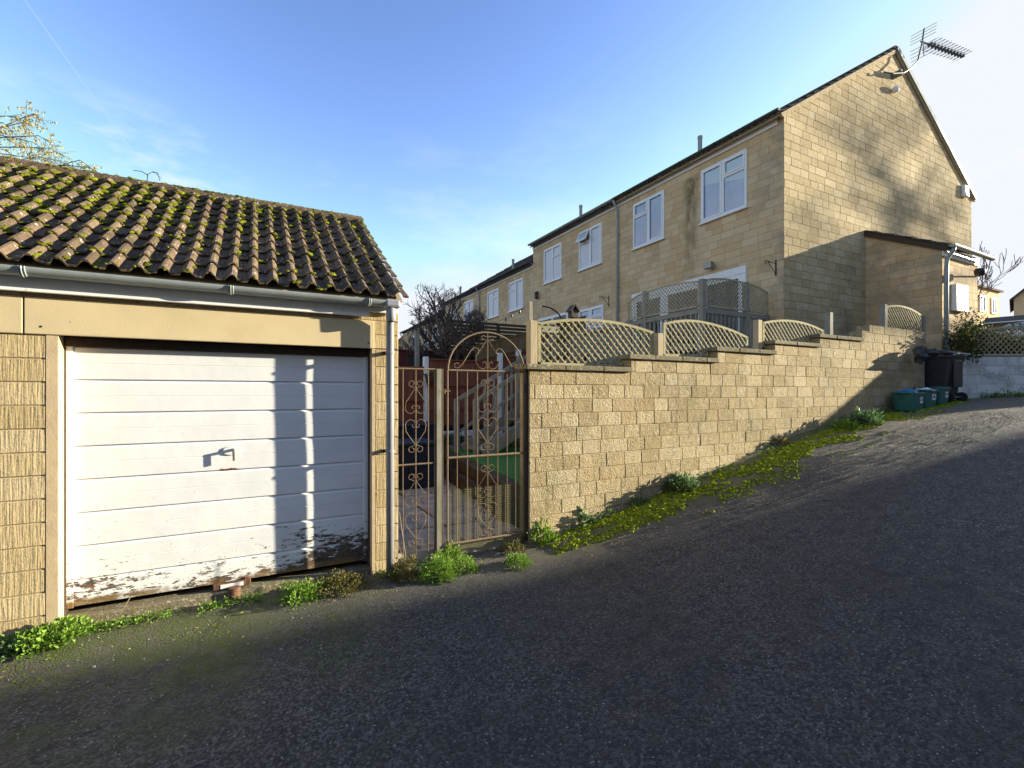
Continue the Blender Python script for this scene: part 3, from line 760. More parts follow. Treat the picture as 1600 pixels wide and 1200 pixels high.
# ------------------------------------------------------------------ GARDEN WALL with stepped coping
CO = .1655; W0 = 2.685
steps = [(W0, 4.17, .262, 1), (4.17, 5.77, .262+CO, 1), (5.77, 7.08, .262+2*CO, 1), (7.08, 8.28, .262+3*CO, 1), (8.28, 9.60, .262+4*CO, 1), (9.60, 9.84, .262+5*CO+.03, 0), (9.84, 11.95, .262+6*CO-.015, 0)]
gw = thing('garden_wall', (7.3, YG+.1, -1.7), 'long stepped cream block wall rising along the sloping drive', 'wall')
wb = MB(); wm = MB(); rw = random.Random(21)
zb0 = .262-13*CO
ztop = steps[-1][2]
voids = [(s[0], s[2], s[1], ztop+.01) for s in steps[:-1]]
block_wall(wb, wm, (0, YG, 0), (1,0,0), (0,-1,0), [(W0, zb0), (11.95, zb0), (11.95, ztop), (W0, ztop)], voids, course=CO, lens=(.23,.44), gap=.005, rec=.009, bev=.004, b0=zb0, rnd=rw, rough=.005)
for i, (a, b, zt, cp) in enumerate(steps):
    wb.box((a+.001, YG+.03, zb0), (b-.001, YG+.215, zt-.002))
wb.mesh([(11.95, YG, -.6), (11.95, YG+.215, -.6), (11.95, YG+.215, ztop), (11.95, YG, ztop)], [(0,1,2,3)])
# end face by the gate
block_wall(wb, wm, (W0, YG, 0), (0,1,0), (-1,0,0), [(.0,-1.85),(.215,-1.85),(.215,.262),(.0,.262)], course=CO, lens=(.215,.22), gap=.006, rec=.008, bev=.004, b0=zb0, rnd=rw, fixed=.216)
for i in range(1, len(steps)):
    a = steps[i][0]; z0, z1 = steps[i-1][2], steps[i][2]
    if z1 > z0: wb.box((a-.002, YG+.004, z0), (a+.02, YG+.213, z1-.002))
o = wb.build('wall', A['garden'], gw); wm.build('mortar', A['mortar_dark'], o)
for i, (a, b, zt, cp) in enumerate(steps):
    if not cp: continue
    x = a-.055
    while x < b-.03:
        L = rw.uniform(.42, .6)
        if b-(x+L) < .2: L = b-x
        e = min(b-.003, x+L-.006) if x+L < b else b-.003
        c = MB(); c.box((x, YG-.035+rw.uniform(-.004,.004), zt+.001), (e, YG+.25, zt+.062+rw.uniform(-.003,.003)), rw.random())
        if i+1 < len(steps) and e > steps[i+1][0]-.06: e = steps[i+1][0]-.06
        c.build('coping', A['cap'], gw, bevel=.009); x += L
# ------------------------------------------------------------------ trellis
def seg_clip(p, q, hp):
    t0, t1 = 0.0, 1.0; dx, dy = q[0]-p[0], q[1]-p[1]
    for n, c in hp:
        den = n[0]*dx+n[1]*dy; num = c-(n[0]*p[0]+n[1]*p[1])
        if abs(den) < 1e-9:
            if num < 0: return None
            continue
        t = num/den
        if den > 0: t1 = min(t1, t)
        else: t0 = max(t0, t)
    if t1-t0 < 1e-4: return None
    return (p[0]+dx*t0, p[1]+dy*t0), (p[0]+dx*t1, p[1]+dy*t1)
def trellis(name, O, U, width, h0, h1, rise, parent, mat, sp=.10, sw=.016, peak=.5, zb=0, h2=None, label=None, frame=.034, lift=0, cut=(0,0), asym=True):
    """arched lattice panel; O = foot of its first side, U = direction along it"""
    O = Vector(O); U = Vector(U); N = Vector((U.y, -U.x, 0)); Z = Vector((0,0,1))
    if N.y > 0 or (abs(N.y) < 1e-6 and N.x > 0): N = -N
    P = lambda a, b, d=0: O+U*a+Z*b+N*d
    top = []
    for i in range(17):
        t = i/16; h = lerp(h0, h1, t)+rise*(1-((t-peak)/max(peak, 1-peak))**2)
        if peak != .5:
            h = lerp(h0, h1, t)+rise*(1-(abs(t-peak)/(peak if t < peak else 1-peak))**2)
        top.append((t*width, h))
    outline = [(0, zb), (width, zb)]+top[::-1]
    hp = halfplanes(outline)
    f = MB()
    for a, b in zip(top, top[1:]): f.bar(P(*a), P(*b), .028, frame, Z)
    f.bar(P(frame/2, zb), P(frame/2, top[0][1]), .028, frame, U); f.bar(P(width-frame/2, zb), P(width-frame/2, top[-1][1]), .028, frame, U)
    f.bar(P(0, zb+frame/2), P(width, zb+frame/2), .028, frame, Z)
    l = MB(); hm_ = max(t[1] for t in top)-zb
    for k, (sx, dd) in enumerate(((1, .010), (-1, -.001))):
        c = -hm_*1.5
        while c < width+hm_*1.5:
            j = .004*(R.random()-.5)
            if sx > 0: p, q = (c+j, zb+hm_), (c+j+hm_, zb)
            else: p, q = (c+j, zb), (c+j+hm_, zb+hm_)
            s = seg_clip(p, q, hp)
            if s and math.dist(*s) > .03:
                l.bar(P(*s[0], dd), P(*s[1], dd), .0085, sw, Z if False else (Vector(U)*(s[1][1]-s[0][1])-Z*(s[1][0]-s[0][0])), R.random()) if False else l.bar(P(*s[0], dd), P(*s[1], dd), sw, .0085, N, R.random())
            c += sp
    o = f.build(name, mat, parent, local=False)
    l.build('lattice', mat, o)
    return o
def post(x, y, z0, z1, w, label, mat=None, cap=False, group='timber posts along the stepped wall'):
    m = MB(); m.box((x-w/2, y-w/2, z0), (x+w/2, y+w/2, z1))
    if cap: m.mesh([(x-w/2,y-w/2,z1),(x+w/2,y-w/2,z1),(x+w/2,y+w/2,z1),(x-w/2,y+w/2,z1),(x,y,z1+.03)], [(0,1,4),(1,2,4),(2,3,4),(3,0,4)])
    o = m.build('trellis_post', mat or A['post'], bevel=.005); return tag(o, label, 'post', group)
YT = YG+.14
gp = 'arched lattice panels on the stepped wall'
def tp(x0, x1, zb, h0, h1, rise, label, peak=.5, mat=None):
    root = thing('lattice_trellis', (x0, YT, zb), label, 'trellis', gp)
    trellis('frame', (x0, YT, 0), (1,0,0), x1-x0, h0, h1, rise, root, mat or A['trellis'], zb=zb, peak=peak)
tp(2.88, 4.68, .325, .80, .80, .10, 'arched lattice panel nearest the iron gate, lowest on the wall')
tp(4.86, 6.62, .50, .93, .84, .12, 'arched lattice panel between the second and third wall posts', .42)
tp(6.98, 8.64, .68, 1.09, 1.06, .10, 'arched lattice panel in front of the house corner')
tp(10.74, 12.15, 1.235, 1.66, 1.60, .09, 'short lattice panel beside the lean-to, highest on the wall')
post(2.80, YT, .325, .83, .095, 'pale square post beside the gate at the end of the wall')
post(4.77, YT, .32, .80, .095, 'pale square post at the second step of the wall')
post(6.86, YT, .66, 1.13, .095, 'pale square post left of the third lattice panel')
post(8.80, YT, .83, 1.40, .095, 'pale square post standing taller than its lattice at the house corner', mat=A['grey_wood'])
post(10.64, YT, 1.2, 1.70, .10, 'square post left of the highest lattice panel', mat=A['grey_wood'])
post(12.24, YT, 1.0, 1.60, .07, 'thin post right of the highest lattice panel', mat=A['grey_wood'])


# ------------------------------------------------------------------ IRON GATE and side panel
YI = 4.66
def scroll(mb, cx, zc, hh, w, r=.006):
    """a heart-over-diamond scroll pair, centred on cx, zc, half height hh"""
    for s in (-1, 1):
        for v in (1, -1):
            top = [(cx+s*(a), zc+v*(b)) for a, b in []]
            rc = w*.34
            c = (rc*1.05, hh-rc*.35)                       # outer curl centre (local)
            pts = []
            for i in range(13):
                t = i/12; a = math.radians(-40)+math.radians(300)*(1-t); rr = rc*(.45+.55*t)
                pts.append((c[0]+rr*math.cos(a), c[1]+rr*math.sin(a)))
            line = [(0.004, hh-rc*1.6), (w*.95, hh*.42)]
            lobe = []
            cl = (w*.50, hh*.20); rl = w*.5
            for i in range(15):
                t = i/14; a = math.radians(25)-math.radians(205)*t; lobe.append((cl[0]+rl*math.cos(a)*(1 if a > -math.pi/2 else .95), hh*.26+rl*math.sin(a)*1.1))
            tail = []
            for i in range(10):
                t = i/9; a = math.radians(180)-math.radians(250)*t; rr = w*.2*(1-.5*t)
                tail.append((w*.22+rr*math.cos(a), hh*.26+rr*math.sin(a)*1.2))
            path = line+lobe+tail
            for pp in (pts+[(0.004, hh-rc*1.6)], path):
                mb.tube([(cx+s*a, YI, zc+v*b) for a, b in pp], r*.58, 5)
def gate_bars(mb, xs_, z0, z1, r=.0055):
    for x in xs_: mb.tube([(x, YI, z0), (x, YI, z1)], r, 6)
gt = thing('iron_gate', (2.19, YI, -1.62), 'rusty arched wrought iron garden gate with scrolls and wire mesh at its foot', 'gate')
f = MB(); gl, gr, gc = 1.735, 2.635, 2.19
for x in (gl, gr): f.tube([(x, YI, -1.60), (x, YI, .235)], .010, 8)
f.tube([(gc+.45*math.cos(math.pi*i/24), YI, .235+.415*math.sin(math.pi*i/24)) for i in range(25)], .0095, 8)
for z, r in ((.235,.010), (-.67,.013), (-1.56,.013)): f.tube([(gl, YI, z), (gr, YI, z)], r, 8)
f.build('frame', A['iron'], gt)
b = MB(); gate_bars(b, (1.84, 1.955, 2.07, 2.31, 2.425, 2.53), -1.56, .235); gate_bars(b, (gc,), -1.56, .64); b.build('bars', A['iron'], gt)
s_ = MB(); scroll(s_, gc, -.235, .36, .115); s_.build('scroll', A['iron'], gt)
s_ = MB(); scroll(s_, gc, -1.15, .36, .115); s_.build('scroll', A['iron'], gt)
s_ = MB()
for s in (-1, 1):
    pts = [(s*.02, .60), (s*.05, .615), (s*.075, .595), (s*.06, .57), (s*.035, .58)]
    s_.tube([(gc+a, YI, z) for a, z in pts], .0045, 5)
    s_.tube([(gc+a, YI, z) for a, z in [(s*.004, .575), (s*.09, .45), (s*.13, .40), (s*.135, .33), (s*.10, .27), (s*.05, .255), (s*.015, .275), (s*.018, .32), (s*.04, .335), (s*.06, .32)]], .0045, 5)
    s_.tube([(gc+a, YI, z) for a, z in [(s*.12, .42), (s*.10, .445), (s*.115, .475), (s*.16, .48), (s*.20, .44), (s*.29, .30), (s*.335, .26), (s*.375, .265), (s*.375, .305), (s*.34, .315), (s*.325, .295)]], .0045, 5)
s_.build('scroll', A['iron'], gt)
ms = MB(); A['mesh_wire'] = plain('olive_wire', (.20,.19,.10), .6, .2, 9)
z = -1.64
while z < -1.0: ms.bar((gl, YI+.012, z), (gr, YI+.012, z), .0036, .0036, (0,1,0)); z += .02
x = gl
while x < gr: ms.bar((x, YI+.015, -1.64), (x, YI+.015, -1.0), .0036, .0036, (0,1,0)); x += .02
ms.build('wire_mesh', A['mesh_wire'], gt)
l = MB(); l.bar((1.645, YI-.015, .015), (1.76, YI-.015, .02), .012, .012); l.bar((1.70, YI-.02, -.01), (1.70, YI-.02, .04), .01, .01); l.build('latch', A['iron'], gt)
for z in (.05, -.62):
    l = MB(); l.lathe((gr+.022, YI, 0), [(.016, z-.05), (.016, z+.05)], 10); l.box((gr+.01, YI-.01, z-.02), (gr+.06, YI+.01, z+.02)); l.build('hinge', A['black_metal'], gt)
m = MB(); m.box((2.655, YI-.02, -1.65), (2.683, YI+.03, .32)); tag(m.build('gate_post', A['dark_wood'], bevel=.003), 'slim dark hanging post between the iron gate and the wall', 'post')
sp_ = thing('iron_railing', (1.4, YI, -1.75), 'narrow fixed wrought iron panel between the garage and the gate', 'iron panel')
f = MB(); f.box((1.612, YI-.02, -1.74), (1.672, YI+.03, .245)); f.build('post', A['grey_wood'], sp_, bevel=.004)
f = MB(); f.box((1.673, YI-.022, -1.72), (1.682, YI+.01, .245)); f.tube([(1.60, YI, -1.68), (1.60, YI, .24)], .009, 8)
for z in (.24, -.71, -1.70): f.tube([(1.19, YI, z), (1.61, YI, z)], .009, 8)
f.build('frame', A['iron'], sp_)
b = MB(); gate_bars(b, (1.27, 1.53), -1.68, .24); gate_bars(b, (1.40,), -1.76, .24); b.build('bars', A['iron'], sp_)
for zc in (-.235, -1.16):
    s_ = MB(); scroll(s_, 1.40, zc, .34, .105); s_.build('scroll', A['iron'], sp_)

# ------------------------------------------------------------------ HOUSES
XF = 9.65
def window(parent, y0, y1, z0, z1, small='R', openv=False, pm_=None, xf=XF, split=.5, lower_split=None, name='window'):
    """y0 < y1 ; seen from -X the smaller y is on the right"""
    o_ = MB(); x = xf-.012; fw = .055; d = .07
    def fr(ya, yb, za, zb, w, xx, dd, m=None):
        m = m or o_
        m.box((xx, ya, za), (xx+dd, yb, za+w)); m.box((xx, ya, zb-w), (xx+dd, yb, zb)); m.box((xx, ya, za+w), (xx+dd, ya+w, zb-w)); m.box((xx, yb-w, za+w), (xx+dd, yb, zb-w))
    fr(y0, y1, z0, z1, fw, x, d)
    ym = lerp(y0, y1, split)
    o_.box((x, ym-.035, z0+fw), (x+d, ym+.035, z1-fw))
    o = o_.build(name, A['upvc'], parent, bevel=.004)
    cells = [(y0+fw, ym-.035), (ym+.035, y1-fw)]
    for i, (a, b) in enumerate(cells):
        isw = (i == 0) == (small == 'R')
        zs_ = z1-fw-(z1-z0)*.27
        parts = [(z0+fw, z1-fw)] if not isw else [(z0+fw, zs_-.03), (zs_+.03, z1-fw)]
        if isw: t = MB(); t.box((x, a, zs_-.03), (x+d, b, zs_+.03)); t.build('transom', A['upvc'], o)
        for j, (za, zb) in enumerate(parts):
            tilt = openv and isw and j == 1
            m_ = MB(); sh = -.02
            if tilt:
                k = .16
                for (p, q) in (((x-.01, a, zb), (x-.01, b, zb)), ((x-k, a, za+.01), (x-k, b, za+.01)), ((x-.01, a+.02, zb), (x-k, a+.02, za)), ((x-.01, b-.02, zb), (x-k, b-.02, za))):
                    m_.bar(p, q, .045, .045, (1,0,0))
                m_.build('sash', A['upvc'], o)
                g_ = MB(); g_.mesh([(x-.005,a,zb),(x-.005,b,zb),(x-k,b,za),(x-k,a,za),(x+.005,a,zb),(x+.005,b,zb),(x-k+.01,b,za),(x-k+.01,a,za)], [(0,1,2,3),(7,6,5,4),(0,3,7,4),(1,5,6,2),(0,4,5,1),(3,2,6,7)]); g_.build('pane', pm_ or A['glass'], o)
                continue
            if (not isw) or j == 1:
                fr(a-.005, b+.005, za-.005, zb+.005, .042, x-.012, .03, m_); m_.build('sash', A['upvc'], o, bevel=.003)
            g_ = MB(); ins = .03 if (not isw or j == 1) else 0
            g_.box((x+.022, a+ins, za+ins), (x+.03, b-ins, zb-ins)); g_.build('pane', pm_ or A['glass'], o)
    s = MB(); s.box((xf-.06, y0-.03, z0-.04), (xf+.03, y1+.03, z0-.002)); s.build('sill', A['upvc'], o, bevel=.004)
    return o
HG = 'terraced houses stepping down the hill'
def house(Y0, Y1, ze, zf, label, wins, end=None, seed=1, pipe=True, vent=None, mat=None, holes=(), low=-1.6, simple=False, gutm='dark_gutter', endfar=False):
    XR, XB = 14.17, 18.69; rise = 2.80
    h = thing('terraced_house', ((XF+XB)/2, (Y0+Y1)/2, low), label, 'house', HG)
    rn = random.Random(seed); b = MB(); mo_ = MB()
    hl = [(w[0], w[2]-.0, w[1], w[3]) for w in wins]+list(holes)
    block_wall(b, mo_, (XF, 0, 0), (0,1,0), (-1,0,0), [(Y0, low), (Y1, low), (Y1, ze-.02), (Y0, ze-.02)], [(a, c, d, e) for a, c, d, e in hl], course=.1673, lens=(.22,.46), gap=.0065, rec=.005, bev=.002, b0=ze-.02-.1673*50, rnd=rn)
    # reveals of the openings
    for a, c, d, e in hl:
        for q in ([(a,c),(a,e)], [(d,e),(d,c)], [(a,e),(d,e)], [(d,c),(a,c)]):
            (ya, za), (yb, zb) = q; mo_.poly([(XF+.002,ya,za),(XF+.002,yb,zb),(XF+.12,yb,zb),(XF+.12,ya,za)])
    b.box((XF+.12, Y0+.01, low), (XF+.25, Y1-.01, ze-.03)); b.box((XB-.25, Y0+.01, low), (XB, Y1-.01, ze-.03))
    wl_ = b.build('wall', mat or A['facade'], h); mo_.build('mortar', A['mortar'], wl_)
    g_ = MB(); gm_ = MB()
    outl = [(XF, low), (XB, low), (XB, ze), (XR, ze+rise), (XF, ze)]
    if end:
        block_wall(g_, gm_, (0, Y0, 0), (1,0,0), (0,-1,0), outl, course=.1673, lens=(.22,.46), gap=.007, rec=.007, bev=.003, b0=ze-.02-.1673*50, rnd=rn, rough=.004)
        o = g_.build('gable_wall', A['gable'], h); gm_.build('mortar', A['mortar_dark'], o)
    else:
        g_.mesh([(x_, Y0+.004, z_) for x_, z_ in outl]+[(x_, Y0+.1, z_) for x_, z_ in outl], [(0,1,2,3,4), (9,8,7,6,5)]); g_.build('party_wall', A['facade'], h)
    g_ = MB(); g_.mesh([(x_, Y1-.004, z_) for x_, z_ in outl]+[(x_, Y1-.1, z_) for x_, z_ in outl], [(4,3,2,1,0), (5,6,7,8,9)]); g_.build('party_wall', A['facade'], h)
    t = MB(); a_ = math.atan2(rise, XR-XF); sv_ = Vector((math.cos(a_), 0, math.sin(a_))); nv_ = Vector((-math.sin(a_), 0, math.cos(a_)))
    ov = .16; L = (XR-XF)/math.cos(a_)+ov; e0 = Vector((XF, Y0-(.05 if end else 0), ze+.05))-sv_*ov
    n = 16 if not simple else 8
    tiles(t, e0, (0,1,0), sv_, nv_, Y1-Y0+(.05 if end else 0), n, L/n, roll=.035, jit=.008, seg=5 if not simple else 4, rnd=rn)
    sv2_ = Vector((-math.cos(a_), 0, math.sin(a_))); nv2_ = Vector((math.sin(a_), 0, math.cos(a_)))
    e1 = Vector((XB, Y0-(.05 if end else 0), ze+.05))-sv2_*ov
    tiles(t, e1, (0,1,0), sv2_, nv2_, Y1-Y0+(.05 if end else 0), 8, L/8, roll=.03, jit=.008, seg=3, rnd=rn)
    zr = e0.z+L*math.sin(a_)
    for k in range(int((Y1-Y0)/.45)+1):
        ya = Y0-.05+k*.45; yb = min(ya+.44, Y1); 
        if yb-ya > .05:
            pr = [(XR-.13, zr-.03), (XR-.08, zr+.045), (XR, zr+.075), (XR+.08, zr+.045), (XR+.13, zr-.03)]
            t.mesh([(x_, ya, z_) for x_, z_ in pr]+[(x_, yb, z_) for x_, z_ in pr], [(i, i+1, 6+i, 5+i) for i in range(4)]+[(4,3,2,1,0),(5,6,7,8,9)], rn.random())
    rf = t.build('roof', A['house_tile'], h)
    u = MB()
    for e_, xx in ((e0, XR), (e1, XR)):
        a = Vector((e_.x, Y0, e_.z-.012)); b2 = Vector((xx, Y0, zr-.012)); w_ = Vector((0, Y1-Y0, 0)); dn = Vector((0,0,-.045))
        u.mesh([a, b2, b2+w_, a+w_, a+dn, b2+dn, b2+w_+dn, a+w_+dn], [(0,1,2,3),(4,7,6,5),(0,4,5,1),(1,5,6,2),(2,6,7,3),(3,7,4,0)])
    u.build('roof_deck', A['mortar'] if end else A['dark_wood'], rf)
    if end:
        v = MB()
        for s_, e_ in ((1, e0), (-1, e1)):
            p = Vector((e_.x, Y0-.022, e_.z-.06)); q = Vector((XR, Y0-.022, zr-.06)); v.bar(p, q, .05, .085, (0,0,1))
        v.build('verge', A['mortar'], rf)
        v = MB(); v.bar((XR+.02, Y0-.06, zr+.01), (e1.x, Y0-.06, e1.z+.0), .035, .11, (0,0,1)); v.build('verge_fringe', A['gutter'], rf)  # strip added to stand in for lens colour fringing
    f_ = MB(); f_.box((XF-.024, Y0+(.13 if end else .0), ze-.17), (XF-.003, Y1, ze-.01)); f_.box((XF-.14, Y0+.0, ze-.008), (XF-.003, Y1, ze+.004)); f_.build('fascia', A['fascia_dirty'], h)
    gutter((XF-.20, Y0-(.03 if end else 0), ze+.035), (XF-.20, Y1, ze+.035), .058, A[gutm], h, out=(-1,0,0), brackets=[.1,.3,.5,.7,.9])
    if pipe:
        yp = Y1-.02; m = MB(); m.tube([(XF-.2, yp, ze-.02), (XF-.19, yp, ze-.08), (XF-.07, yp, ze-.28), (XF-.06, yp, ze-.5), (XF-.06, yp, low+.3)], .036, 12)
        d_ = m.build('downpipe', A['gutter'], h, smooth=True)
        for z_ in (ze-1.0, ze-2.6, ze-4.2):
            m = MB(); m.lathe((XF-.06, yp, z_), [(.037,-.02),(.045,-.018),(.045,.018),(.037,.02)], 12); m.box((XF-.05, yp-.05, z_-.01), (XF, yp+.05, z_+.01)); m.build('bracket', A['gutter'], d_)
    if vent is not None:
        xx, yy = 10.2, vent; zz = e0.z+(xx-e0.x)*math.tan(a_)
        m = MB(); m.lathe((xx, yy, zz), [(.10,-.08),(.09,.02),(.055,.09),(.055,.42),(.062,.43),(.062,.50),(.0,.50)], 14); m.build('vent_pipe', A['gutter'], rf)
    for w in wins:
        window(h, w[0], w[1], w[2], w[3], *w[4:])
    return h
ZE = 5.80
w1 = (6.95, 8.20, 4.16, 5.46, 'R', False, None); w2 = (9.40, 10.60, 4.16, 5.46, 'L', False, None)
h1 = house(6.10, 11.25, ZE, .8, 'end terrace house of honey blocks with a tall sunlit gable', [w1, w2], end=True, seed=31, vent=8.7, holes=[(6.97,.8,10.66,2.86)])
h2 = house(11.25, 16.30, ZE-.003, .8, 'second house of the pale terrace, joined beyond the grey downpipe', [(12.03,13.25,4.13,5.42,'L',True,A['blind']), (14.3,15.5,4.13,5.42,'R',False,A['blind']), (11.95,13.25,1.75,2.80,'R',False,None)], seed=32, vent=13.9, pipe=False, gutm='gutter', holes=[(13.9,.8,15.9,2.86)])
ZE3 = 5.13
h3 = house(16.30, 21.40, ZE3, .2, 'third terrace house, a step lower than the first pair', [(17.1,18.35,3.5,4.75,'L',False,A['blind']), (19.35,20.55,3.5,4.75,'R',False,A['blind']), (17.1,18.4,1.1,2.15,'L',False,None)], seed=33, vent=19.0, simple=True)
h4 = house(21.40, 26.50, ZE3-.003, .2, 'fourth terrace house partly behind the bare tree', [(22.2,23.45,3.5,4.75,'L',False,A['blind']), (24.45,25.65,3.5,4.75,'R',False,A['blind']), (22.2,23.6,1.1,2.15,'L',False,None)], seed=34, simple=True, pipe=False, vent=25.3)
h5 = house(26.50, 31.40, ZE3-.65, -.4, 'fifth terrace house seen through the bare tree', [(27.3,28.5,2.9,4.1,'L',False,A['blind']), (29.3,30.5,2.9,4.1,'R',False,A['blind']), (27.3,28.6,.5,1.6,'L',False,None)], seed=35, simple=True, pipe=False)
h6 = house(31.40, 35.4, ZE3-.653, -.4, 'farthest house at the low left end of the terrace', [(32.0,33.1,2.9,4.1,'L',False,A['blind'])], seed=36, simple=True, pipe=True)
# patio door of the end house
pd = MB(); y0, y1, z0, z1 = 6.97, 10.66, .8, 2.86; x = XF-.012
pd.box((x, y0, z1-.17), (x+.08, y1, z1)); pd.box((x, y0, z0), (x+.08, y1, z0+.08))
for yy in (y0, 8.1, 9.35, y1-.12): pd.box((x+.002, yy, z0+.08), (x+.078, yy+.12, z1-.17))
pdo = pd.build('patio_door', A['upvc'], h1, bevel=.005)
for a, b in ((7.09,8.1),(8.22,9.35),(9.47,10.54)):
    s = MB(); 
    for q in ((a,b,z0+.08,z0+.17),(a,b,z1-.26,z1-.17),(a,a+.08,z0+.17,z1-.26),(b-.08,b,z0+.17,z1-.26)): s.box((x+.01, q[0], q[2]), (x+.06, q[1], q[3]))
    s.build('sash', A['upvc'], pdo, bevel=.003)
    s = MB(); s.box((x+.03, a+.07, z0+.16), (x+.04, b-.07, z1-.25)); s.build('pane', A['car_glass'], pdo)
pd = MB(); y0, y1 = 13.9, 15.9
for q in ((y0,y1,z1-.1,z1),(y0,y0+.1,z0,z1-.1),(y1-.1,y1,z0,z1-.1),(14.85,14.95,z0,z1-.1)): pd.box((x, q[0], q[2]), (x+.07, q[1], q[3]))
pdo = pd.build('patio_door', A['upvc'], h2, bevel=.004); s = MB(); s.box((x+.03, y0+.05, z0), (x+.04, y1-.05, z1-.05)); s.build('pane', A['car_glass'], pdo)

# lean-to against the gable
XE, XE2, YE = 12.80, 14.57, 4.65; z_hi, z_lo = 3.80, 3.10
lt_ = MB(); ltm = MB(); rl = random.Random(8)
block_wall(lt_, ltm, (XE, 0, 0), (0,1,0), (-1,0,0), [(YE, -.3), (6.10, -.3), (6.10, z_hi), (YE, z_lo-.02)], course=.1673, lens=(.3,.55), gap=.007, rec=.005, bev=.002, b0=ZE-.02-.1673*50, rnd=rl)
block_wall(lt_, ltm, (0, YE, 0), (1,0,0), (0,-1,0), [(XE, -.3), (XE2, -.3), (XE2, z_lo-.1), (XE, z_lo-.1)], course=.1673, lens=(.3,.5), gap=.007, rec=.005, bev=.002, b0=ZE-.02-.1673*50, rnd=rl)
lt_.mesh([(XE2,YE,-.3),(XE2,6.1,-.3),(XE2,6.1,z_hi),(XE2,YE,z_lo-.03)], [(0,1,2,3)]); lt_.box((XE+.01, YE+.01, -.3), (XE2-.01, YE+.1, z_lo-.12))
lo_ = lt_.build('lean_to', A['facade'], h1); ltm.build('mortar', A['mortar'], lo_)
m = MB(); pa = math.atan2(z_hi-z_lo, 6.1-YE); sv_ = Vector((0, math.cos(pa), math.sin(pa))); nv_ = Vector((0,-math.sin(pa),math.cos(pa)))
tiles(m, (XE-.06, YE-.13, z_lo-.02), (1,0,0), sv_, nv_, XE2-XE+.2, 5, 1.8/5, roll=.03, jit=.012, seg=5, rnd=rl)
m.build('roof', A['house_tile'], lo_)
m = MB(); m.bar((XE-.02, YE-.12, z_lo-.075), (XE-.02, 6.1, z_hi+.0), .035, .12, (0,0,1)); m.build('barge_board', A['dark_wood'], lo_)
m = MB(); m.box((XE-.02, YE-.03, z_lo-.20), (XE2+.02, YE-.008, z_lo-.03)); m.build('fascia', A['fascia_dirty'], lo_)
gutter((XE-.06, YE-.19, z_lo-.01), (XE2+.22, YE-.19, z_lo-.035), .06, A['gutter'], lo_)
m = MB(); m.tube([(XE+.02, YE-.19, z_lo-.05), (XE+.02, YE-.18, z_lo-.12), (XE+.03, YE-.07, z_lo-.28), (XE+.03, YE-.06, z_lo-.5), (XE+.03, YE-.06, .1)], .04, 12); m.build('downpipe', A['gutter'], lo_, smooth=True)
m = MB(); c0 = onY(1490, 443, YE-.06); c1 = onY(1507, 488, YE-.06); m.box((13.22, YE-.10, c1.z), (13.78, YE, c0.z)); m.build('meter_box', A['upvc'], lo_, bevel=.012)
m = MB(); q = onY(1529, 424, YE-.25); m.bar((XE2, YE-.02, q.z+.03), (q.x, q.y, q.z+.03), .03, .03); m.lathe((q.x+.06, q.y, q.z), [(.0,.07),(.08,.065),(.10,.02),(.085,-.07),(.05,-.09),(0,-.09)], 16); m.build('lamp', A['black_metal'], lo_, smooth=True)
# fittings on the gable and the facade
q = onY(1399, 140, 6.02); m = MB(); m.lathe((q.x, q.y, q.z), [(.0,-.08),(.06,-.07),(.085,0),(.07,.05),(.03,.08),(0,.08)], 14); m.box((q.x-.03, q.y, q.z-.03), (q.x+.03, 6.1, q.z+.03)); m.build('floodlight', A['sticker'], h1, smooth=True)
q = onY(1508, 299, 6.05); m = MB(); m.box((q.x-.14, 6.0, q.z-.17), (q.x+.14, 6.1, q.z+.17)); ab = m.build('alarm_box', A['upvc'], h1, bevel=.03)
A['blue'] = plain('blue_plastic', (.02,.16,.55), .4, .1, 5); m = MB(); m.box((q.x-.10, 5.985, q.z-.165), (q.x+.10, 6.0, q.z-.07)); m.build('strobe', A['blue'], ab, bevel=.01)
q = onX(1110, 417, XF-.08); m = MB(); m.bar((XF, q.y, q.z), (XF-.1, q.y, q.z+.02), .05, .05); m.box((XF-.20, q.y-.11, q.z-.05), (XF-.08, q.y+.11, q.z+.10)); m.build('floodlight', A['steel'], h1, bevel=.01)
def bracket(px, py, s, parent):
    q = onX(px, py, XF-.01); m = MB(); y, z = q.y, q.z
    m.bar((XF-.008, y, z-.26*s), (XF-.008, y, z+.08*s), .03, .012, (1,0,0))
    m.tube([(XF-.01, y, z), (XF-.28*s, y, z+.02*s), (XF-.33*s, y, z+.03*s), (XF-.37*s, y, z), (XF-.35*s, y, z-.035*s), (XF-.31*s, y, z-.02*s)], .008, 6)
    m.tube([(XF-.01, y, z-.22*s), (XF-.27*s, y, z+.015*s)], .008, 6); return m.build('hanging_bracket', A['black_metal'], parent)
bracket(1212, 412, 1.0, h1); bracket(951, 466, 1.0, h2)
q = onX(838, 462, XF-.1); m = MB(); m.lathe((q.x, q.y, q.z), [(0,.17),(.09,.11),(.09,.09),(.065,.09),(.065,-.08),(.085,-.09),(.03,-.13),(0,-.13)], 8); m.bar((XF, q.y, q.z+.16), (q.x, q.y, q.z+.16), .02, .02); m.build('wall_lantern', A['black_metal'], h2)

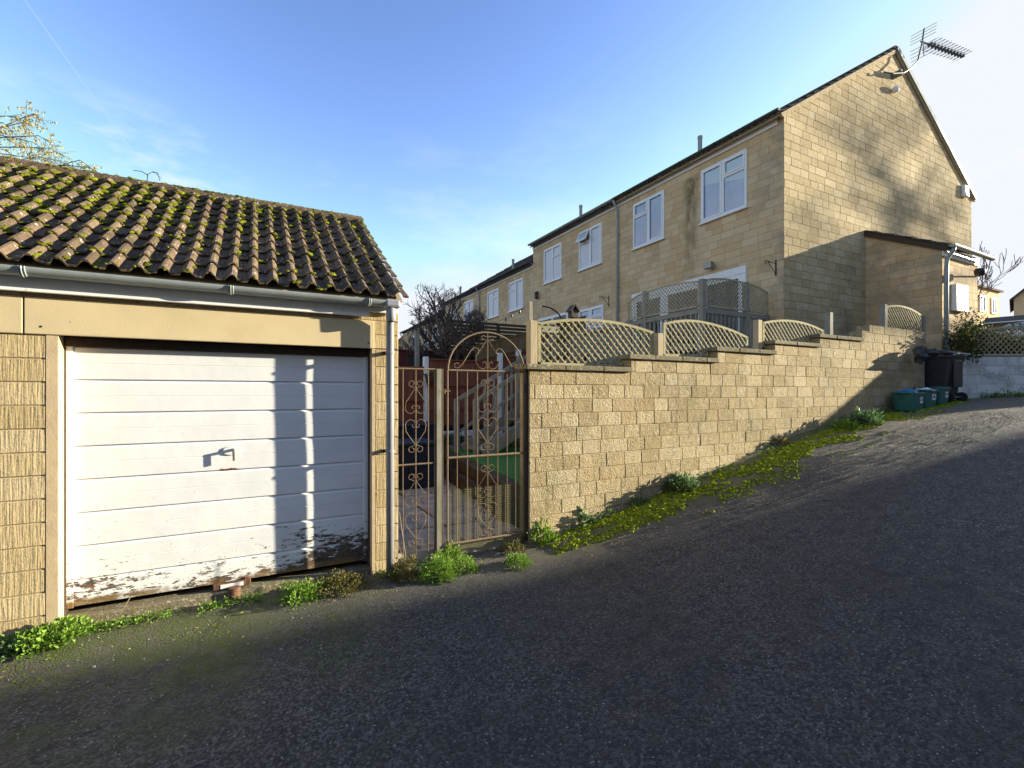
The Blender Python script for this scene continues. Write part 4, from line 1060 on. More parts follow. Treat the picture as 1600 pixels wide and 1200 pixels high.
# ------------------------------------------------------------------ TV aerial
ae = thing('tv_aerial', (14.6, 5.95, 7.6), 'long yagi television aerial on a bent mast above the gable', 'aerial')
P_ = lambda x, y, Y=5.85: onY(x, y, Y)
mast = [P_(1381,113,5.98), P_(1395,115,5.9), P_(1412,114), P_(1424,106), P_(1434,95), P_(1441,66), P_(1444,45)]
m = MB(); m.tube(mast[:1]+mast[1:], .018, 8); m.build('mast', A['aerial'], ae)
m = MB(); q = P_(1408,113,5.9); m.box((q.x-.05, q.y-.02, q.z-.06), (q.x+.05, 6.1, q.z+.06)); m.build('wall_bracket', A['aerial'], ae)
b0 = P_(1442, 66); b1 = P_(1504, 88); m = MB(); m.bar(b0-(b1-b0)*.05, b1, .028, .028); m.build('boom', A['aerial'], ae)
m = MB()
for i in range(11):
    t = .17+.83*i/10; c = b0+(b1-b0)*t; L = .26-.05*t
    m.tube([c+Vector((0,-L,.02)), c+Vector((0,L,.02))], .006, 5)
    for sx in (-.05, .05): m.tube([c+Vector((sx,-L*.8,.06)), c+Vector((sx,L*.8,-.02))], .004, 5)
    m.box((c.x-.02, c.y-.05, c.z-.03), (c.x+.02, c.y+.05, c.z+.045))
m.build('elements', A['aerial'], ae)
m = MB(); up = [b0+Vector((.015*i, 0, .085*i)) for i in range(5)]; dn = [b0+Vector((.015*i, 0, -.085*i)) for i in range(5)]
m.tube([up[0], up[-1]], .009, 6); m.tube([dn[0], dn[-1]], .009, 6)
for c in up[1:]+dn[1:]: m.tube([c+Vector((-.02,-.27,0)), c+Vector((-.02,.27,0))], .006, 5)
m.build('reflector', A['aerial'], ae)
# ------------------------------------------------------------------ NEIGHBOURING STRUCTURES that stand outside the frame and cast the shade
def block_box(name, x0, x1, y0, y1, z0, z1, label, cat):
    b = MB(); m_ = MB()
    block_wall(b, m_, (0, y1, 0), (1,0,0), (0,1,0), [(x0,z0),(x1,z0),(x1,z1),(x0,z1)], course=.215, fixed=.44, gap=.01, rec=.006, bev=.003)
    b.box((x0, y0, z0), (x1, y1-.01, z1)); b.box((x0-.05, y0-.05, z1), (x1+.05, y1+.06, z1+.08))
    o = b.build(name, A['facade']); tag(o, label, cat); m_.build('mortar', A['mortar'], o); return o
block_box('house_row', -12, 52, -12, -6.0, -3, 5.92, 'long plain block row of houses across the drive, behind the camera', 'house row')
D_ = Vector((.882, -.471, 0)); P0_ = Vector((13.44, 4.5, 0)); NB = Vector((.471, .882, 0))
def Wp(t, z, back=0): return P0_+D_*t+NB*back+Vector((0,0,z))
m = MB(); ww = MB()
block_wall(m, ww, P0_, D_, -NB, [(1.62,-.6),(11,-.6),(11,1.72),(1.62,1.72)], course=.215, fixed=.44, gap=.01, rec=.006, bev=.003)
for a, b, c, d in ((1.62, 11, .01, .25),):
    v = [Wp(a,-.6,c), Wp(b,-.6,c), Wp(b,-.6,d), Wp(a,-.6,d), Wp(a,1.72,c), Wp(b,1.72,c), Wp(b,1.72,d), Wp(a,1.72,d)]
    m.mesh(v, [(0,3,2,1),(4,5,6,7),(0,1,5,4),(1,2,6,5),(2,3,7,6),(3,0,4,7)])
o = m.build('boundary_wall', A['facade']); tag(o, 'tall block boundary wall beyond the low whitish wall', 'wall'); ww.build('mortar', A['mortar'], o)
# low whitewashed wall
A['white_block'] = None
def wwm():
    mt = MT('flaking_whitewash', .9, spec=.2); t = mt.attr()
    c = mt.mix(t, (.62,.62,.60), (.78,.78,.76))
    f = mt.math('MULTIPLY', mt.rng(mt.noise(3.5, 6, .7), .46, .62), mt.rng(mt.noise(30, 4), .35, .6)); c = mt.mix(mt.math('MULTIPLY', f, .8), c, (.26,.24,.19))
    mt.col(c); mt.bump(mt.noise(50, 5, .7), .5, .01); return mt.m
A['white_block'] = wwm()
m = MB(); ww = MB()
block_wall(m, ww, P0_, D_, -NB, [(0,-.4),(1.61,-.4),(1.61,.785),(0,.785)], course=.197, lens=(.35,.62), gap=.006, rec=.006, bev=.003, rough=.002, rnd=random.Random(4))
block_wall(m, ww, P0_-NB*0, NB, -D_, [(0,-.4),(.5,-.4),(.5,.785),(0,.785)], course=.197, lens=(.35,.5), gap=.006, rec=.004, bev=.003, rnd=random.Random(4))
v = [Wp(.005,-.4,.01), Wp(1.61,-.4,.01), Wp(1.61,-.4,.2), Wp(.005,-.4,.2), Wp(.005,.782,.01), Wp(1.61,.782,.01), Wp(1.61,.782,.2), Wp(.005,.782,.2)]
m.mesh(v, [(0,3,2,1),(4,5,6,7),(0,1,5,4),(1,2,6,5),(2,3,7,6),(3,0,4,7)])
block_wall(m, ww, (0,4.47,0), (1,0,0), (0,-1,0), [(12.68,-.4),(13.44,-.4),(13.44,.74),(12.68,.74)], course=.197, lens=(.35,.5), gap=.006, rec=.006, bev=.003, rnd=random.Random(4)); m.box((12.69,4.48,-.4),(13.46,4.62,.735))
o = m.build('low_wall', A['white_block']); tag(o, 'low flaking whitewashed wall right of the wheelie bin', 'wall'); ww.build('mortar', A['mortar'], o)
tr = thing('lattice_trellis', tuple(Wp(.27,.79,.1)), 'weathered diamond lattice on top of the whitewashed wall', 'trellis')
trellis('frame', Wp(.27, 0, .1), D_, 1.30, 1.34, 1.38, .05, tr, A['grey_trellis'], zb=.81, sp=.12)

# ------------------------------------------------------------------ foliage helpers
def leaf(mb, c, d, n, L, w, tint):
    d = d.normalized(); s = d.cross(n)
    if s.length < 1e-3: s = d.orthogonal()
    s.normalize(); u = s.cross(d).normalized()
    mb.mesh([c, c+d*L*.45+s*w*.5+u*w*.12, c+d*L-u*L*.12, c+d*L*.45-s*w*.5+u*w*.12], [(0,1,2),(0,2,3)], tint)
def rv(r): return Vector((r.gauss(0,1), r.gauss(0,1), r.gauss(0,1))).normalized()
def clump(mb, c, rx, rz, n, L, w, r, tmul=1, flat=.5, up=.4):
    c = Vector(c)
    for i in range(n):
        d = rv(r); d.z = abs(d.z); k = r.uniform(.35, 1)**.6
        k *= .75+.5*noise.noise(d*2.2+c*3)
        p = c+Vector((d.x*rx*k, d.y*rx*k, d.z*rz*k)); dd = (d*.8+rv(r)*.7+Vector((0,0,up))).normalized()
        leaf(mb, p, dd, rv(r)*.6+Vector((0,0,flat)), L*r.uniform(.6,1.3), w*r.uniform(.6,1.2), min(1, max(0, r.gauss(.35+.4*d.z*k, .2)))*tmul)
def gpt(x, y, ymin=None):
    a, b = ray(x); s = 1.0
    while s < 60:
        if (HZ-y)/F*s <= G(a*s, b*s): break
        s += .01
    return Vector((a*s, b*s, G(a*s, b*s)))
def fill_volume(mb, inside, lo, hi, n, L, w, r, tb=.5):
    k = 0
    while k < n:
        p = Vector((r.uniform(lo[0],hi[0]), r.uniform(lo[1],hi[1]), r.uniform(lo[2],hi[2]))); v = inside(p)
        if v <= 0: continue
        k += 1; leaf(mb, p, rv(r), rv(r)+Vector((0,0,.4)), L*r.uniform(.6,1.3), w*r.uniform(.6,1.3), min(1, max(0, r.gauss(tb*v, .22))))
# hedge behind the whitewashed wall
rh = random.Random(14); hd = MB()
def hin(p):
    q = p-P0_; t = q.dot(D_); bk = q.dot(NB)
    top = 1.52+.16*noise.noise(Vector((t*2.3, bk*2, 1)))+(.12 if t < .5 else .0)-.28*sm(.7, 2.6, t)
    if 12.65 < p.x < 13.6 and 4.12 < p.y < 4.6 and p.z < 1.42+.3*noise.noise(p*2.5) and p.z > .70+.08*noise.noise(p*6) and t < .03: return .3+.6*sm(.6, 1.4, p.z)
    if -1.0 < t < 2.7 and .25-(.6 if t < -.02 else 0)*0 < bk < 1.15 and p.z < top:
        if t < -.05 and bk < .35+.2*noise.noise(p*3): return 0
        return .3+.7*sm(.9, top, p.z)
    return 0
lo3 = (12.3, 3.3, -.1); hi3 = (16.8, 6.2, 1.75)
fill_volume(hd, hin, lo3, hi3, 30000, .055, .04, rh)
st = MB()
for i in range(60):
    t = rh.uniform(-.9, 2.6); b_ = rh.uniform(.35, 1.1); p = Wp(t, .1, b_); q = p+Vector((rh.gauss(0,.12), rh.gauss(0,.12), rh.uniform(.9,1.45))); st.tube([p, (p+q)/2+rv(rh)*.05, q], [.014,.01,.003], 5)
hg = thing('hedge', tuple(Wp(.8,.1,.7)), 'dense green hedge between the lean-to and the whitewashed wall', 'hedge'); hd.build('foliage', A['hedge'], hg); st.build('stems', A['twig'], hg)
sh = MB(); c = onY(1516, 503, 4.35); fill_volume(sh, lambda p: .7 if (p-c).length < .26*(1+.3*noise.noise(p*5)) else 0, tuple(c-Vector((.35,.35,.35))), tuple(c+Vector((.35,.35,.35))), 260, .07, .03, rh); tag(sh.build('shrub', A['evergreen']), 'small grey green shrub poking above the hedge by the meter box', 'shrub')

# ------------------------------------------------------------------ GARDEN behind the gate
pm2 = MB(); y = 4.78; rp = random.Random(9)
while y < 9.9:
    x = 1.22; d = rp.choice((.45,.6,.6))
    while x < 3.1:
        w_ = rp.choice((.45,.6,.75)); z = -1.565+rp.uniform(-.008,.008)+(0 if y > 5.1 else 0)
        if x+w_ > 2.75+.12*(y-4.78): w_ = 2.75+.12*(y-4.78)-x
        if w_ < .1: break
        pm2.box((x+.012, y+.012, z-.06), (x+w_-.012, y+d-.012, z), rp.random()); x += w_
    y += d
o = pm2.build('garden_path', A['slab'], bevel=.012); o['kind'] = 'structure'
m = MB(); n = 26; top = []; bot = []
la, lb = Vector((2.90, 5.15, -1.12)), Vector((3.42, 9.1, -1.12)); lc, ld = Vector((6.2, 9.1, -1.12)), Vector((6.2, 5.15, -1.12))
m.mesh([la, ld, lc, lb, la-Vector((0,0,.5)), ld-Vector((0,0,.5)), lc-Vector((0,0,.5)), lb-Vector((0,0,.5))], [(0,1,2,3),(0,4,5,1),(1,5,6,2),(2,6,7,3),(3,7,4,0)])
o = m.build('lawn', A['lawn']); o['kind'] = 'structure'
m = MB(); m.box((3.42, 9.12, -1.6), (6.2, 10.1, -1.09)); o = m.build('gravel_bed', A['gravel']); o['kind'] = 'structure'
for k in range(2):
    for (t0, t1) in ((0, .49), (.495, 1)):
        a = la.lerp(lb, t0); b = la.lerp(lb, t1); m = MB(); off = Vector((-.11-.10*k, .0, -.02-.2*k)); a = a+off-Vector((0,0,.08)); b = b+off-Vector((0,0,.08)); m.bar(a, b, .18, .19)
        o = m.build('sleeper', A['sleeper'], bevel=.012)
        tag(o, ('upper' if k == 0 else 'lower')+' dark timber sleeper edging the '+('near' if t0 == 0 else 'far')+' half of the green lawn', 'sleeper', 'timber sleepers beside the path')
def box_thing(x0, x1, y0, y1, z0, z1, label):
    t = thing('storage_box', ((x0+x1)/2, (y0+y1)/2, z0), label, 'storage box'); b = MB(); b.box((x0,y0,z0), (x1,y1,z1-.07)); k = x0+.12
    while k < x1-.05: b.box((k-.006, y0-.008, z0+.06), (k+.006, y0+.01, z1-.14)); k += .14
    b.build('body', A['box_plastic'], t, bevel=.015); l = MB(); l.box((x0-.02,y0-.025,z1-.065), (x1+.02,y1+.02,z1)); l.build('lid', A['box_plastic'], t, bevel=.02)
box_thing(1.5, 2.62, 7.6, 8.3, -1.565, -.80, 'navy plastic storage box nearest the iron panel')
box_thing(2.15, 3.2, 9.1, 9.75, -1.5, -.60, 'taller navy storage box standing behind the other one')
# fences
m = MB(); m.box((1.23, 4.72, -1.85), (2.66, 4.86, -1.60)); o = m.build('step', A['slab'], bevel=.012); o['kind'] = 'structure'
def closeboard(x0, x1, y, z0, ztf, mat, name, label, cat, group, bw=.125, rails=(.25,.62), front=True):
    t = thing(name, ((x0+x1)/2, y, z0), label, cat, group); b = MB(); x = x0; r = random.Random(int(x0*10)+3)
    while x < x1-.02:
        e = min(x+bw+.01, x1); b.mesh([(x, y-.02, z0), (e, y-.006, z0), (e, y, z0), (x, y-.006, z0), (x, y-.02, ztf(x)), (e, y-.006, ztf(e)), (e, y, ztf(e)), (x, y-.006, ztf(x))], [(0,3,2,1),(4,5,6,7),(0,1,5,4),(1,2,6,5),(2,3,7,6),(3,0,4,7)], r.random()); x += bw
    b.build('boards', mat, t); l = MB()
    for f_ in rails:
        za = lerp(z0, ztf(x0), f_); zb_ = lerp(z0, ztf(x1), f_); l.bar((x0, y-.045, za), (x1, y-.045, zb_), .045, .05)
    l.bar((x0, y-.02, ztf(x0)+.012), (x1, y-.02, ztf(x1)+.012), .07, .028); l.build('rails', mat, t); return t
FG = 'brown boarded panels at the end of the garden'
px_ = [1.46, 3.29, 5.12, 5.625, 8.78]; tops = [.55, .73, .87, 1.0]
names = ['brown boarded panel behind the storage boxes', 'brown boarded panel between the two white posts', 'brown boarded panel right of the stair rail', 'brown boarded panel nearest the houses']
for i in range(4):
    closeboard(px_[i]+.055, px_[i+1]-.055, 10.2, -.72 if i else -1.3, (lambda z: (lambda x: z))(tops[i]), A['brown_fence'], 'garden_fence', names[i], 'fence', FG)
for x, z, l in ((3.29,.80,'white concrete post with a small planter hooked on it'), (5.12,.95,'white concrete post beside the stair handrail')):
    m = MB(); m.box((x-.05, 10.14, -1.5), (x+.05, 10.26, z)); tag(m.build('fence_post', A['white_paint_wood'], bevel=.008), l, 'post', 'white fence posts in the garden')
for x, z, l in ((1.46,.6,'white fence post behind the storage boxes, nearest the garage'),(5.625,1.05,'white fence post beyond the top of the garden stair'),(8.78,1.1,'white fence post closest to the houses')):
    m = MB(); m.box((x-.05, 10.14, -1.5), (x+.05, 10.26, z)); tag(m.build('fence_post', A['white_paint_wood'], bevel=.008), l, 'post', 'white fence posts in the garden')
for i in range(3):
    m = MB(); m.box((3.36, 10.05-.02*i, -1.12+.135*i-.13), (5.1, 10.13, -1.12+.135*i-.0)); tag(m.build('gravel_board', A['white_paint_wood'], bevel=.01), ['lowest','middle','topmost'][i]+' white board at the foot of the brown panel', 'board', 'white boards under the brown panel')
q = onY(672, 592, 10.05); fp = thing('planter', tuple(q), 'small clay planter with green leaves and white flowers hung on the white post', 'planter')
m = MB(); m.lathe((q.x, q.y, q.z), [(0,-.14),(.06,-.14),(.10,.02),(.11,.03),(.09,.03),(0,.0)], 14); m.build('pot', A['rust'], fp, smooth=True)
m = MB(); clump(m, (q.x, q.y, q.z+.01), .15, .14, 70, .06, .03, rp); m.build('foliage', A['evergreen'], fp)
m = MB(); clump(m, (q.x+.10, q.y-.04, q.z+.04), .08, .07, 14, .04, .04, rp); m.build('flower', A['sticker'], fp)
closeboard(2.6, 7.0, 13.6, -1.9, lambda x: 1.22, A['red_fence'], 'garden_fence', 'bright red fence beyond the garden on the far left', 'fence', None)
closeboard(3.4, 6.2, 12.1, -1.6, lambda x: .98, A['dark_wood'], 'garden_fence', 'dark fence between the red fence and the bare tree', 'fence', None)
closeboard(4.9, 8.4, 11.2, -1.2, lambda x: 1.35+(x-5.51)*.30, A['tan_fence'], 'garden_fence', 'tan featheredge fence with a sloping top behind the gate arch', 'fence', None, bw=.085, rails=(.55,.86))
t = thing('slat_fence', (6, 12.6, -1.2), 'dark horizontal slat screen below the pale terrace', 'fence'); m = MB(); z = .4
while z < 2.0: m.box((4.7, 12.6, z), (7.9, 12.625, z+.075), R.random()); z += .105
m.build('slats', A['dark_slat'], t); m = MB()
for x in (4.72, 6.3, 7.88): m.box((x-.04, 12.63, -1.6), (x+.04, 12.7, 2.0))
m.build('posts', A['dark_slat'], t)
q = onY(651.5, 520, 11.6); m = MB(); m.box((q.x-.05, 11.55, -1.7), (q.x+.05, 11.65, q.z)); tag(m.build('washing_line_post', A['grey_wood'], bevel=.006), 'slim grey post in front of the bright red fence', 'post')
# green roofed bird table / shed bits beneath the tree
q = onY(690, 574, 10.9); m = MB(); m.mesh([(q.x-.28,10.7,q.z-.13),(q.x+.18,10.7,q.z+.16),(q.x+.18,11.1,q.z+.16),(q.x-.28,11.1,q.z-.13),(q.x-.28,10.7,q.z-.16),(q.x+.18,10.7,q.z+.13),(q.x+.18,11.1,q.z+.13),(q.x-.28,11.1,q.z-.16)], [(0,1,2,3),(7,6,5,4),(0,4,5,1),(1,5,6,2),(2,6,7,3),(3,7,4,0)]); m.box((q.x-.03,10.88,-1.4),(q.x+.02,10.93,q.z-.02))
A['green_sheet'] = plain('pale_green_sheet', (.14,.24,.24), .6, .2, 10); tag(m.build('bird_table', A['green_sheet']), 'pale green sloping roof of a bird table under the bare tree', 'bird table')

# stair with rails
stt = thing('garden_stair', (4.6, 8.1, -1.12), 'weathered timber stair with baluster rails climbing from the lawn', 'stair')
sl_ = .575; zr0 = -.13; x0 = 3.40
tl = lambda x: zr0+(x-x0)*sl_
for k in range(7):
    m = MB(); x = 3.55+k*.30; z = -1.06+k*.30*sl_; m.box((x, 7.72, z), (x+.32, 8.52, z+.045)); m.build('tread', A['grey_wood'], stt)
for y in (7.66, 8.58):
    m = MB(); m.bar((3.5, y, tl(3.5)-1.02), (5.62, y, tl(5.62)-1.02), .045, .22); m.build('stringer', A['grey_wood'], stt)
    m = MB(); m.bar((x0, y, tl(x0)), (5.62, y, tl(5.62)), .05, .07); m.build('handrail', A['grey_wood'], stt)
    m = MB(); m.bar((x0+.02, y, tl(x0)-.33 if y < 8 else tl(x0)-.62), (5.62, y, tl(5.62)-.33 if y < 8 else tl(5.62)-.62), .035, .05); m.build('lower_rail', A['grey_wood'], stt)
    m = MB(); x = x0+.17
    while x < 5.62:
        m.box((x-.02, y-.015, tl(x)-.92), (x+.02, y+.015, tl(x)+.0)); x += .2
    m.build('balusters', A['grey_wood'], stt)
    for x, h in ((x0-.02, .03), (4.75, .12), (5.6,.10)):
        m = MB(); m.box((x-.045, y-.045, tl(x)-1.15), (x+.045, y+.045, tl(x)+h)); m.build('newel', A['grey_wood'], stt, bevel=.005)
m = MB(); m.box((5.62, 7.66, .02), (7.6, 8.58, .07)); m.build('landing', A['grey_wood'], stt)
# deck with lattice screens
XD, YDk = 7.63, 6.45
dk = thing('deck', (8.6, 8.5, -.2), 'raised weathered deck with baluster rail and arched lattice by the patio door', 'deck')
m = MB(); y = YDk+.02
while y < 11.0: m.box((XD, y, .74), (9.62, y+.135, .765)); y += .145
m.build('boards', A['grey_wood'], dk)
m = MB(); x = XD
while x < 9.6: m.box((x, YDk+.03, -.9), (x+.11, YDk+.05, .70), R.random()); x += .122
m.build('skirt', A['grey_wood'], dk)
m = MB(); y = YDk+.02
while y < 11.9: m.box((XD+.03, y, -1.3), (XD+.05, y+.11, .70 if y < 8.5 else 1.55), R.random()); y += .128
m.build('skirt', A['grey_wood'], dk)
for (x, y, z) in ((XD, YDk, 2.21), (XD, 7.98, 2.26), (XD, 8.5, 1.7), (8.92, YDk, 2.29), (9.58, YDk, 1.66), (XD, 11.9, 1.65)):
    m = MB(); m.box((x-.05, y-.05, -1.2), (x+.05, y+.05, z)); m.build('post', A['grey_wood'], dk, bevel=.006)
for (p, q) in (((XD,YDk,1.60),(XD,11.9,1.60)), ((XD,YDk,1.60),(9.62,YDk,1.60)), ((XD,YDk,.92),(XD,8.5,.92)), ((XD,YDk,.92),(9.62,YDk,.92))):
    m = MB(); m.bar(p, q, .06, .10); m.build('rail', A['grey_wood'], dk, bevel=.005)
m = MB(); y = YDk+.14
while y < 8.45: m.box((XD-.02, y-.02, .92), (XD+.02, y+.02, 1.56)); y += .125
x = XD+.14
while x < 9.58: m.box((x-.02, YDk-.02, .92), (x+.02, YDk+.02, 1.56)); x += .125
o = m.build('balusters', A['grey_wood'], dk)
trellis('lattice_frame', (XD-.03, YDk+.05, 0), (0,1,0), 1.48, 2.17, 2.22, .05, dk, A['grey_trellis'], zb=1.68, sp=.085, sw=.015, frame=.03)
trellis('lattice_frame', (XD-.03, 8.03, 0), (0,1,0), .50, 2.22, 2.09, .02, dk, A['grey_trellis'], zb=1.67, sp=.085, sw=.015, frame=.03)
trellis('lattice_frame', (XD+.05, YDk-.03, 0), (1,0,0), 1.2, 2.19, 2.25, .05, dk, A['grey_trellis'], zb=1.68, sp=.085, sw=.015, frame=.03, peak=.45)
trellis('lattice_frame', (8.97, YDk-.03, 0), (1,0,0), .62, 2.24, 2.12, .03, dk, A['grey_trellis'], zb=1.67, sp=.085, sw=.015, frame=.03)
# bird house, curved feeder pole, string lights
q = onS(895, 488, 8.0); bh = thing('bird_house', (q.x, q.y, q.z-.9), 'small dark pitched bird house on a pole above the first lattice', 'bird house')
m = MB(); m.box((q.x-.055, q.y-.055, q.z-.09), (q.x+.055, q.y+.055, q.z+.04)); m.box((q.x-.015,q.y-.015,-1.3),(q.x+.015,q.y+.015,q.z-.09)); m.build('body', A['dark_wood'], bh)
m = MB()
for s in (-1,1): m.bar((q.x, q.y, q.z+.12), (q.x+s*.09, q.y, q.z+.0), .16, .012, (0,0,1))
m.build('roof', A['dark_wood'], bh)
m = MB(); m.tube([onS(880,560,8.5), onS(878,500,8.5), onS(874,492,8.5), onS(868,486,8.5), onS(860,481,8.5), onS(847,478,8.5)], .014, 8); m.tube([onS(848,478,8.5), onS(848,494,8.5)], .003, 5); m.tube([onS(880,560,8.5), Vector((onS(880,560,8.5).x, onS(880,560,8.5).y, -1.3))], .012, 8); tag(m.build('feeder_pole', A['black_metal'], smooth=True), 'curved black feeder pole arching over the first lattice', 'pole')
sg = thing('string_lights', (4, 8, 1), 'sagging wire of small dark bulbs running to the dark post', 'string lights'); m = MB()
pts = [onS(x, y, s) for x, y, s in ((826,476,5.85),(812,484,7),(800,491,8),(790,497,9),(775,504,10),(760,508,11))]; m.tube(pts, .004, 5); m.build('wire', A['black_metal'], sg)
for p in pts[1:-1]: m = MB(); m.lathe(tuple(p), [(0,0),(.014,-.01),(.018,-.04),(.01,-.055),(0,-.06)], 8); m.build('bulb', A['black_metal'], sg)
m = MB(); m.box((2.915, 5.02, -1.6), (2.965, 5.07, 1.11)); m.box((2.965, 5.03, .75), (3.35, 5.06, .83)); tag(m.build('fence_post', A['grey_wood'], bevel=.004), 'tall dark weathered post just behind the pale gate post', 'post')

# ------------------------------------------------------------------ TREES
def grow(mb, p, d, L, r, depth, rnd, twist=.35, ratio=.72, nb=(2,3), upb=.12, taper=.62, minr=.004, tips=None, seg=4, sides=None, spread=.6):
    pts = [p.copy()]; rs = [r]; dd = d.copy()
    for i in range(seg):
        dd = (dd+rv(rnd)*twist*.45+Vector((0,0,upb))).normalized(); p = p+dd*(L/seg); pts.append(p.copy()); rs.append(lerp(r, max(minr, r*taper), (i+1)/seg))
    mb.tube(pts, rs, sides or (8 if r > .03 else 5 if r > .01 else 4), rnd.random(), cap=depth == 0)
    if depth == 0:
        if tips is not None: tips.append((pts[-1], dd)); tips.append((pts[-3], dd))
        return
    for k in range(rnd.randint(*nb)):
        i = len(pts)-1 if k == 0 else rnd.randint(max(1, seg-2), len(pts)-1)
        a = rv(rnd); a = (a-dd*a.dot(dd)).normalized(); nd = (dd+a*rnd.uniform(spread*.5, spread*1.5)).normalized()
        grow(mb, pts[i], nd, L*ratio*rnd.uniform(.8,1.15), max(minr, rs[i]*(.9 if k == 0 else .66)), depth-1, rnd, twist, ratio, nb, upb, taper, minr, tips, seg, None, spread)
rt = random.Random(77)
q = onS(706, 600, 13.0); bt = thing('bare_tree', (q.x, q.y, -1.7), 'gnarled bare pollarded tree behind the brown fence', 'tree')
tk = MB(); tw = MB(); tk.tube([(q.x, q.y, -1.8), (q.x+.03, q.y, -.6), (q.x, q.y, .45)], [.24,.2,.17], 12)
for (ax, az, L) in ((-1.0,.55,.9),(-.75,.9,1.0),(-.4,1.1,1.05),(-.1,1.2,1.1),(.2,1.1,1.0),(.5,1.0,.95),(.8,.75,.9),(1.0,.5,.7)):
    dr = (Vector((.882,-.471,0))*ax+Vector((.471,.882,0))*rt.uniform(-.5,.5)+Vector((0,0,az))).normalized()
    grow(tw, Vector((q.x, q.y, rt.uniform(.2,.45))), dr, L*1.0, .085, 5, rt, twist=.55, ratio=.62, nb=(3,4), upb=.09, taper=.66, minr=.0045, seg=4, spread=.8)
tk.build('trunk', A['bark'], bt, smooth=True); tw.build('crown', A['twig'], bt, smooth=True)
def small_tree(x, y, s, h, label, seed, depth=4, r=.05, L=None, mat='twig', base=None, leaves=None, twist=.35):
    rr_ = random.Random(seed); q = onS(x, y, s); z0 = q.z if base is None else base; t = thing('bare_tree', (q.x, q.y, z0), label, 'tree'); k = MB(); c = MB(); tips = []
    k.tube([(q.x, q.y, z0), (q.x, q.y, z0+h*.3)], [r, r*.8], 8)
    for i in range(4): grow(c, Vector((q.x, q.y, z0+h*.28)), (Vector((0,0,1))+rv(rr_)*.45).normalized(), L or h*.28, r*.6, depth, rr_, twist=twist, ratio=.72, nb=(2,3), upb=.12, tips=tips, minr=.006*s/12)
    k.build('trunk', A['bark'], t, smooth=True); c.build('crown', A[mat], t)
    return t, tips
small_tree(628, 560, 34, 6.5, 'thin distant bare tree beside the orange brick gable', 5, depth=4, base=-2.4, r=.10)
small_tree(1508, 470, 26, 5.4, 'bare tree peeping out behind the tall gable', 6, depth=4, base=2.0, r=.05)
# evergreen bush
q = onS(671, 560, 16); eb = thing('evergreen_bush', (q.x, q.y, -2.0), 'dark evergreen bush behind the grey post', 'bush'); m = MB(); re_ = random.Random(2)
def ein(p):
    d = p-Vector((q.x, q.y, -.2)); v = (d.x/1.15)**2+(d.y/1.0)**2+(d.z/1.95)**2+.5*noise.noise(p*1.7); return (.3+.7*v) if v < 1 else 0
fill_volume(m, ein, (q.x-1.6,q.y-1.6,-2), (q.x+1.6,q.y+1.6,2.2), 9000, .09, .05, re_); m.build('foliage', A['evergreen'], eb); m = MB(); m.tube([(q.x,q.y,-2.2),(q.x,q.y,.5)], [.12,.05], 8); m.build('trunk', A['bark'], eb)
# autumn birch left of the garage
ra = random.Random(12); q = onS(-150, 330, 15); at_ = thing('autumn_tree', (q.x, q.y, -2), 'birch with sparse yellow leaves hanging over the left end of the tiled roof', 'tree')
tk = MB(); br = MB(); lv = MB(); top = onS(-120, 60, 15); tk.tube([(q.x,q.y,-2.2), (q.x+.1,q.y,2), tuple(top)], [.22,.17,.06], 10)
def pxb(pts, s, r0, r1):
    P = [onS(x, y, s+ra.uniform(-.5,.5)*0) for x, y in pts]; br.tube(P, [lerp(r0, r1, i/(len(P)-1)) for i in range(len(P))], 5); return P
for (pts, s) in (([(-120,150),(-60,175),(0,182),(22,181),(45,205)], 15), ([(-120,170),(-50,190),(5,192),(30,215),(48,250)], 14.6), ([(-120,200),(-40,205),(20,215),(50,222),(78,240)], 15.3), ([(-120,230),(-40,225),(10,235),(40,262)], 14.3), ([(-100,215),(0,200),(40,182),(55,178),(72,195)], 15.5),
                 ([(-120,260),(0,255),(60,245),(95,252),(130,268)], 14.8), ([(-60,230),(40,230),(80,232),(108,250)], 15.1), ([(-100,170),(0,200),(40,190),(42,155)], 14.9), ([(-50,260),(80,262),(125,250),(150,268)], 15.4), ([(-80,180),(0,215),(60,212),(90,230)], 14.2), ([(-80,240),(0,240),(70,250),(110,262)], 15.8), ([(60,262),(100,258),(140,262),(158,272)], 14.9)):
    P = pxb(pts, s, .022, .005)
    for i in range(1, len(P)):
        for k in range(11):
            b_ = P[i-1].lerp(P[i], ra.random()); d = (Vector((.882,-.471,0))*ra.uniform(-.3,1)+Vector((0,0,ra.uniform(-1.3,.4)))+rv(ra)*.4).normalized(); L = ra.uniform(.18,.5)
            e = [b_, b_+d*L*.5, b_+d*L+Vector((0,0,-.06))]; br.tube(e, [.005,.004,.0025], 4)
            for j in range(ra.randint(2, 8)):
                c = e[0].lerp(e[2], ra.uniform(.3,1)); leaf(lv, c+rv(ra)*.02, (rv(ra)+Vector((0,0,-1))), rv(ra), ra.uniform(.05,.085), ra.uniform(.035,.06), ra.random())
tk.build('trunk', A['bark'], at_, smooth=True); br.build('branches', A['twig'], at_); lv.build('foliage', A['yellow_leaf'], at_)
sg2 = MB(); 
for pts in ([(228,300),(231,272),(240,268),(252,279)], [(231,274),(222,268),(208,266)], [(238,269),(246,270),(250,283)]): sg2.tube([onS(x,y,11) for x,y in pts], [.009,.008,.006,.004][:len(pts)], 5)
q = onS(228,300,11); sg2.tube([(q.x,q.y,-2.1), (q.x,q.y,q.z)], [.05,.009], 6); tag(sg2.build('sapling', A['twig']), 'tip of a bare sapling showing over the middle of the mossy roof', 'sapling')
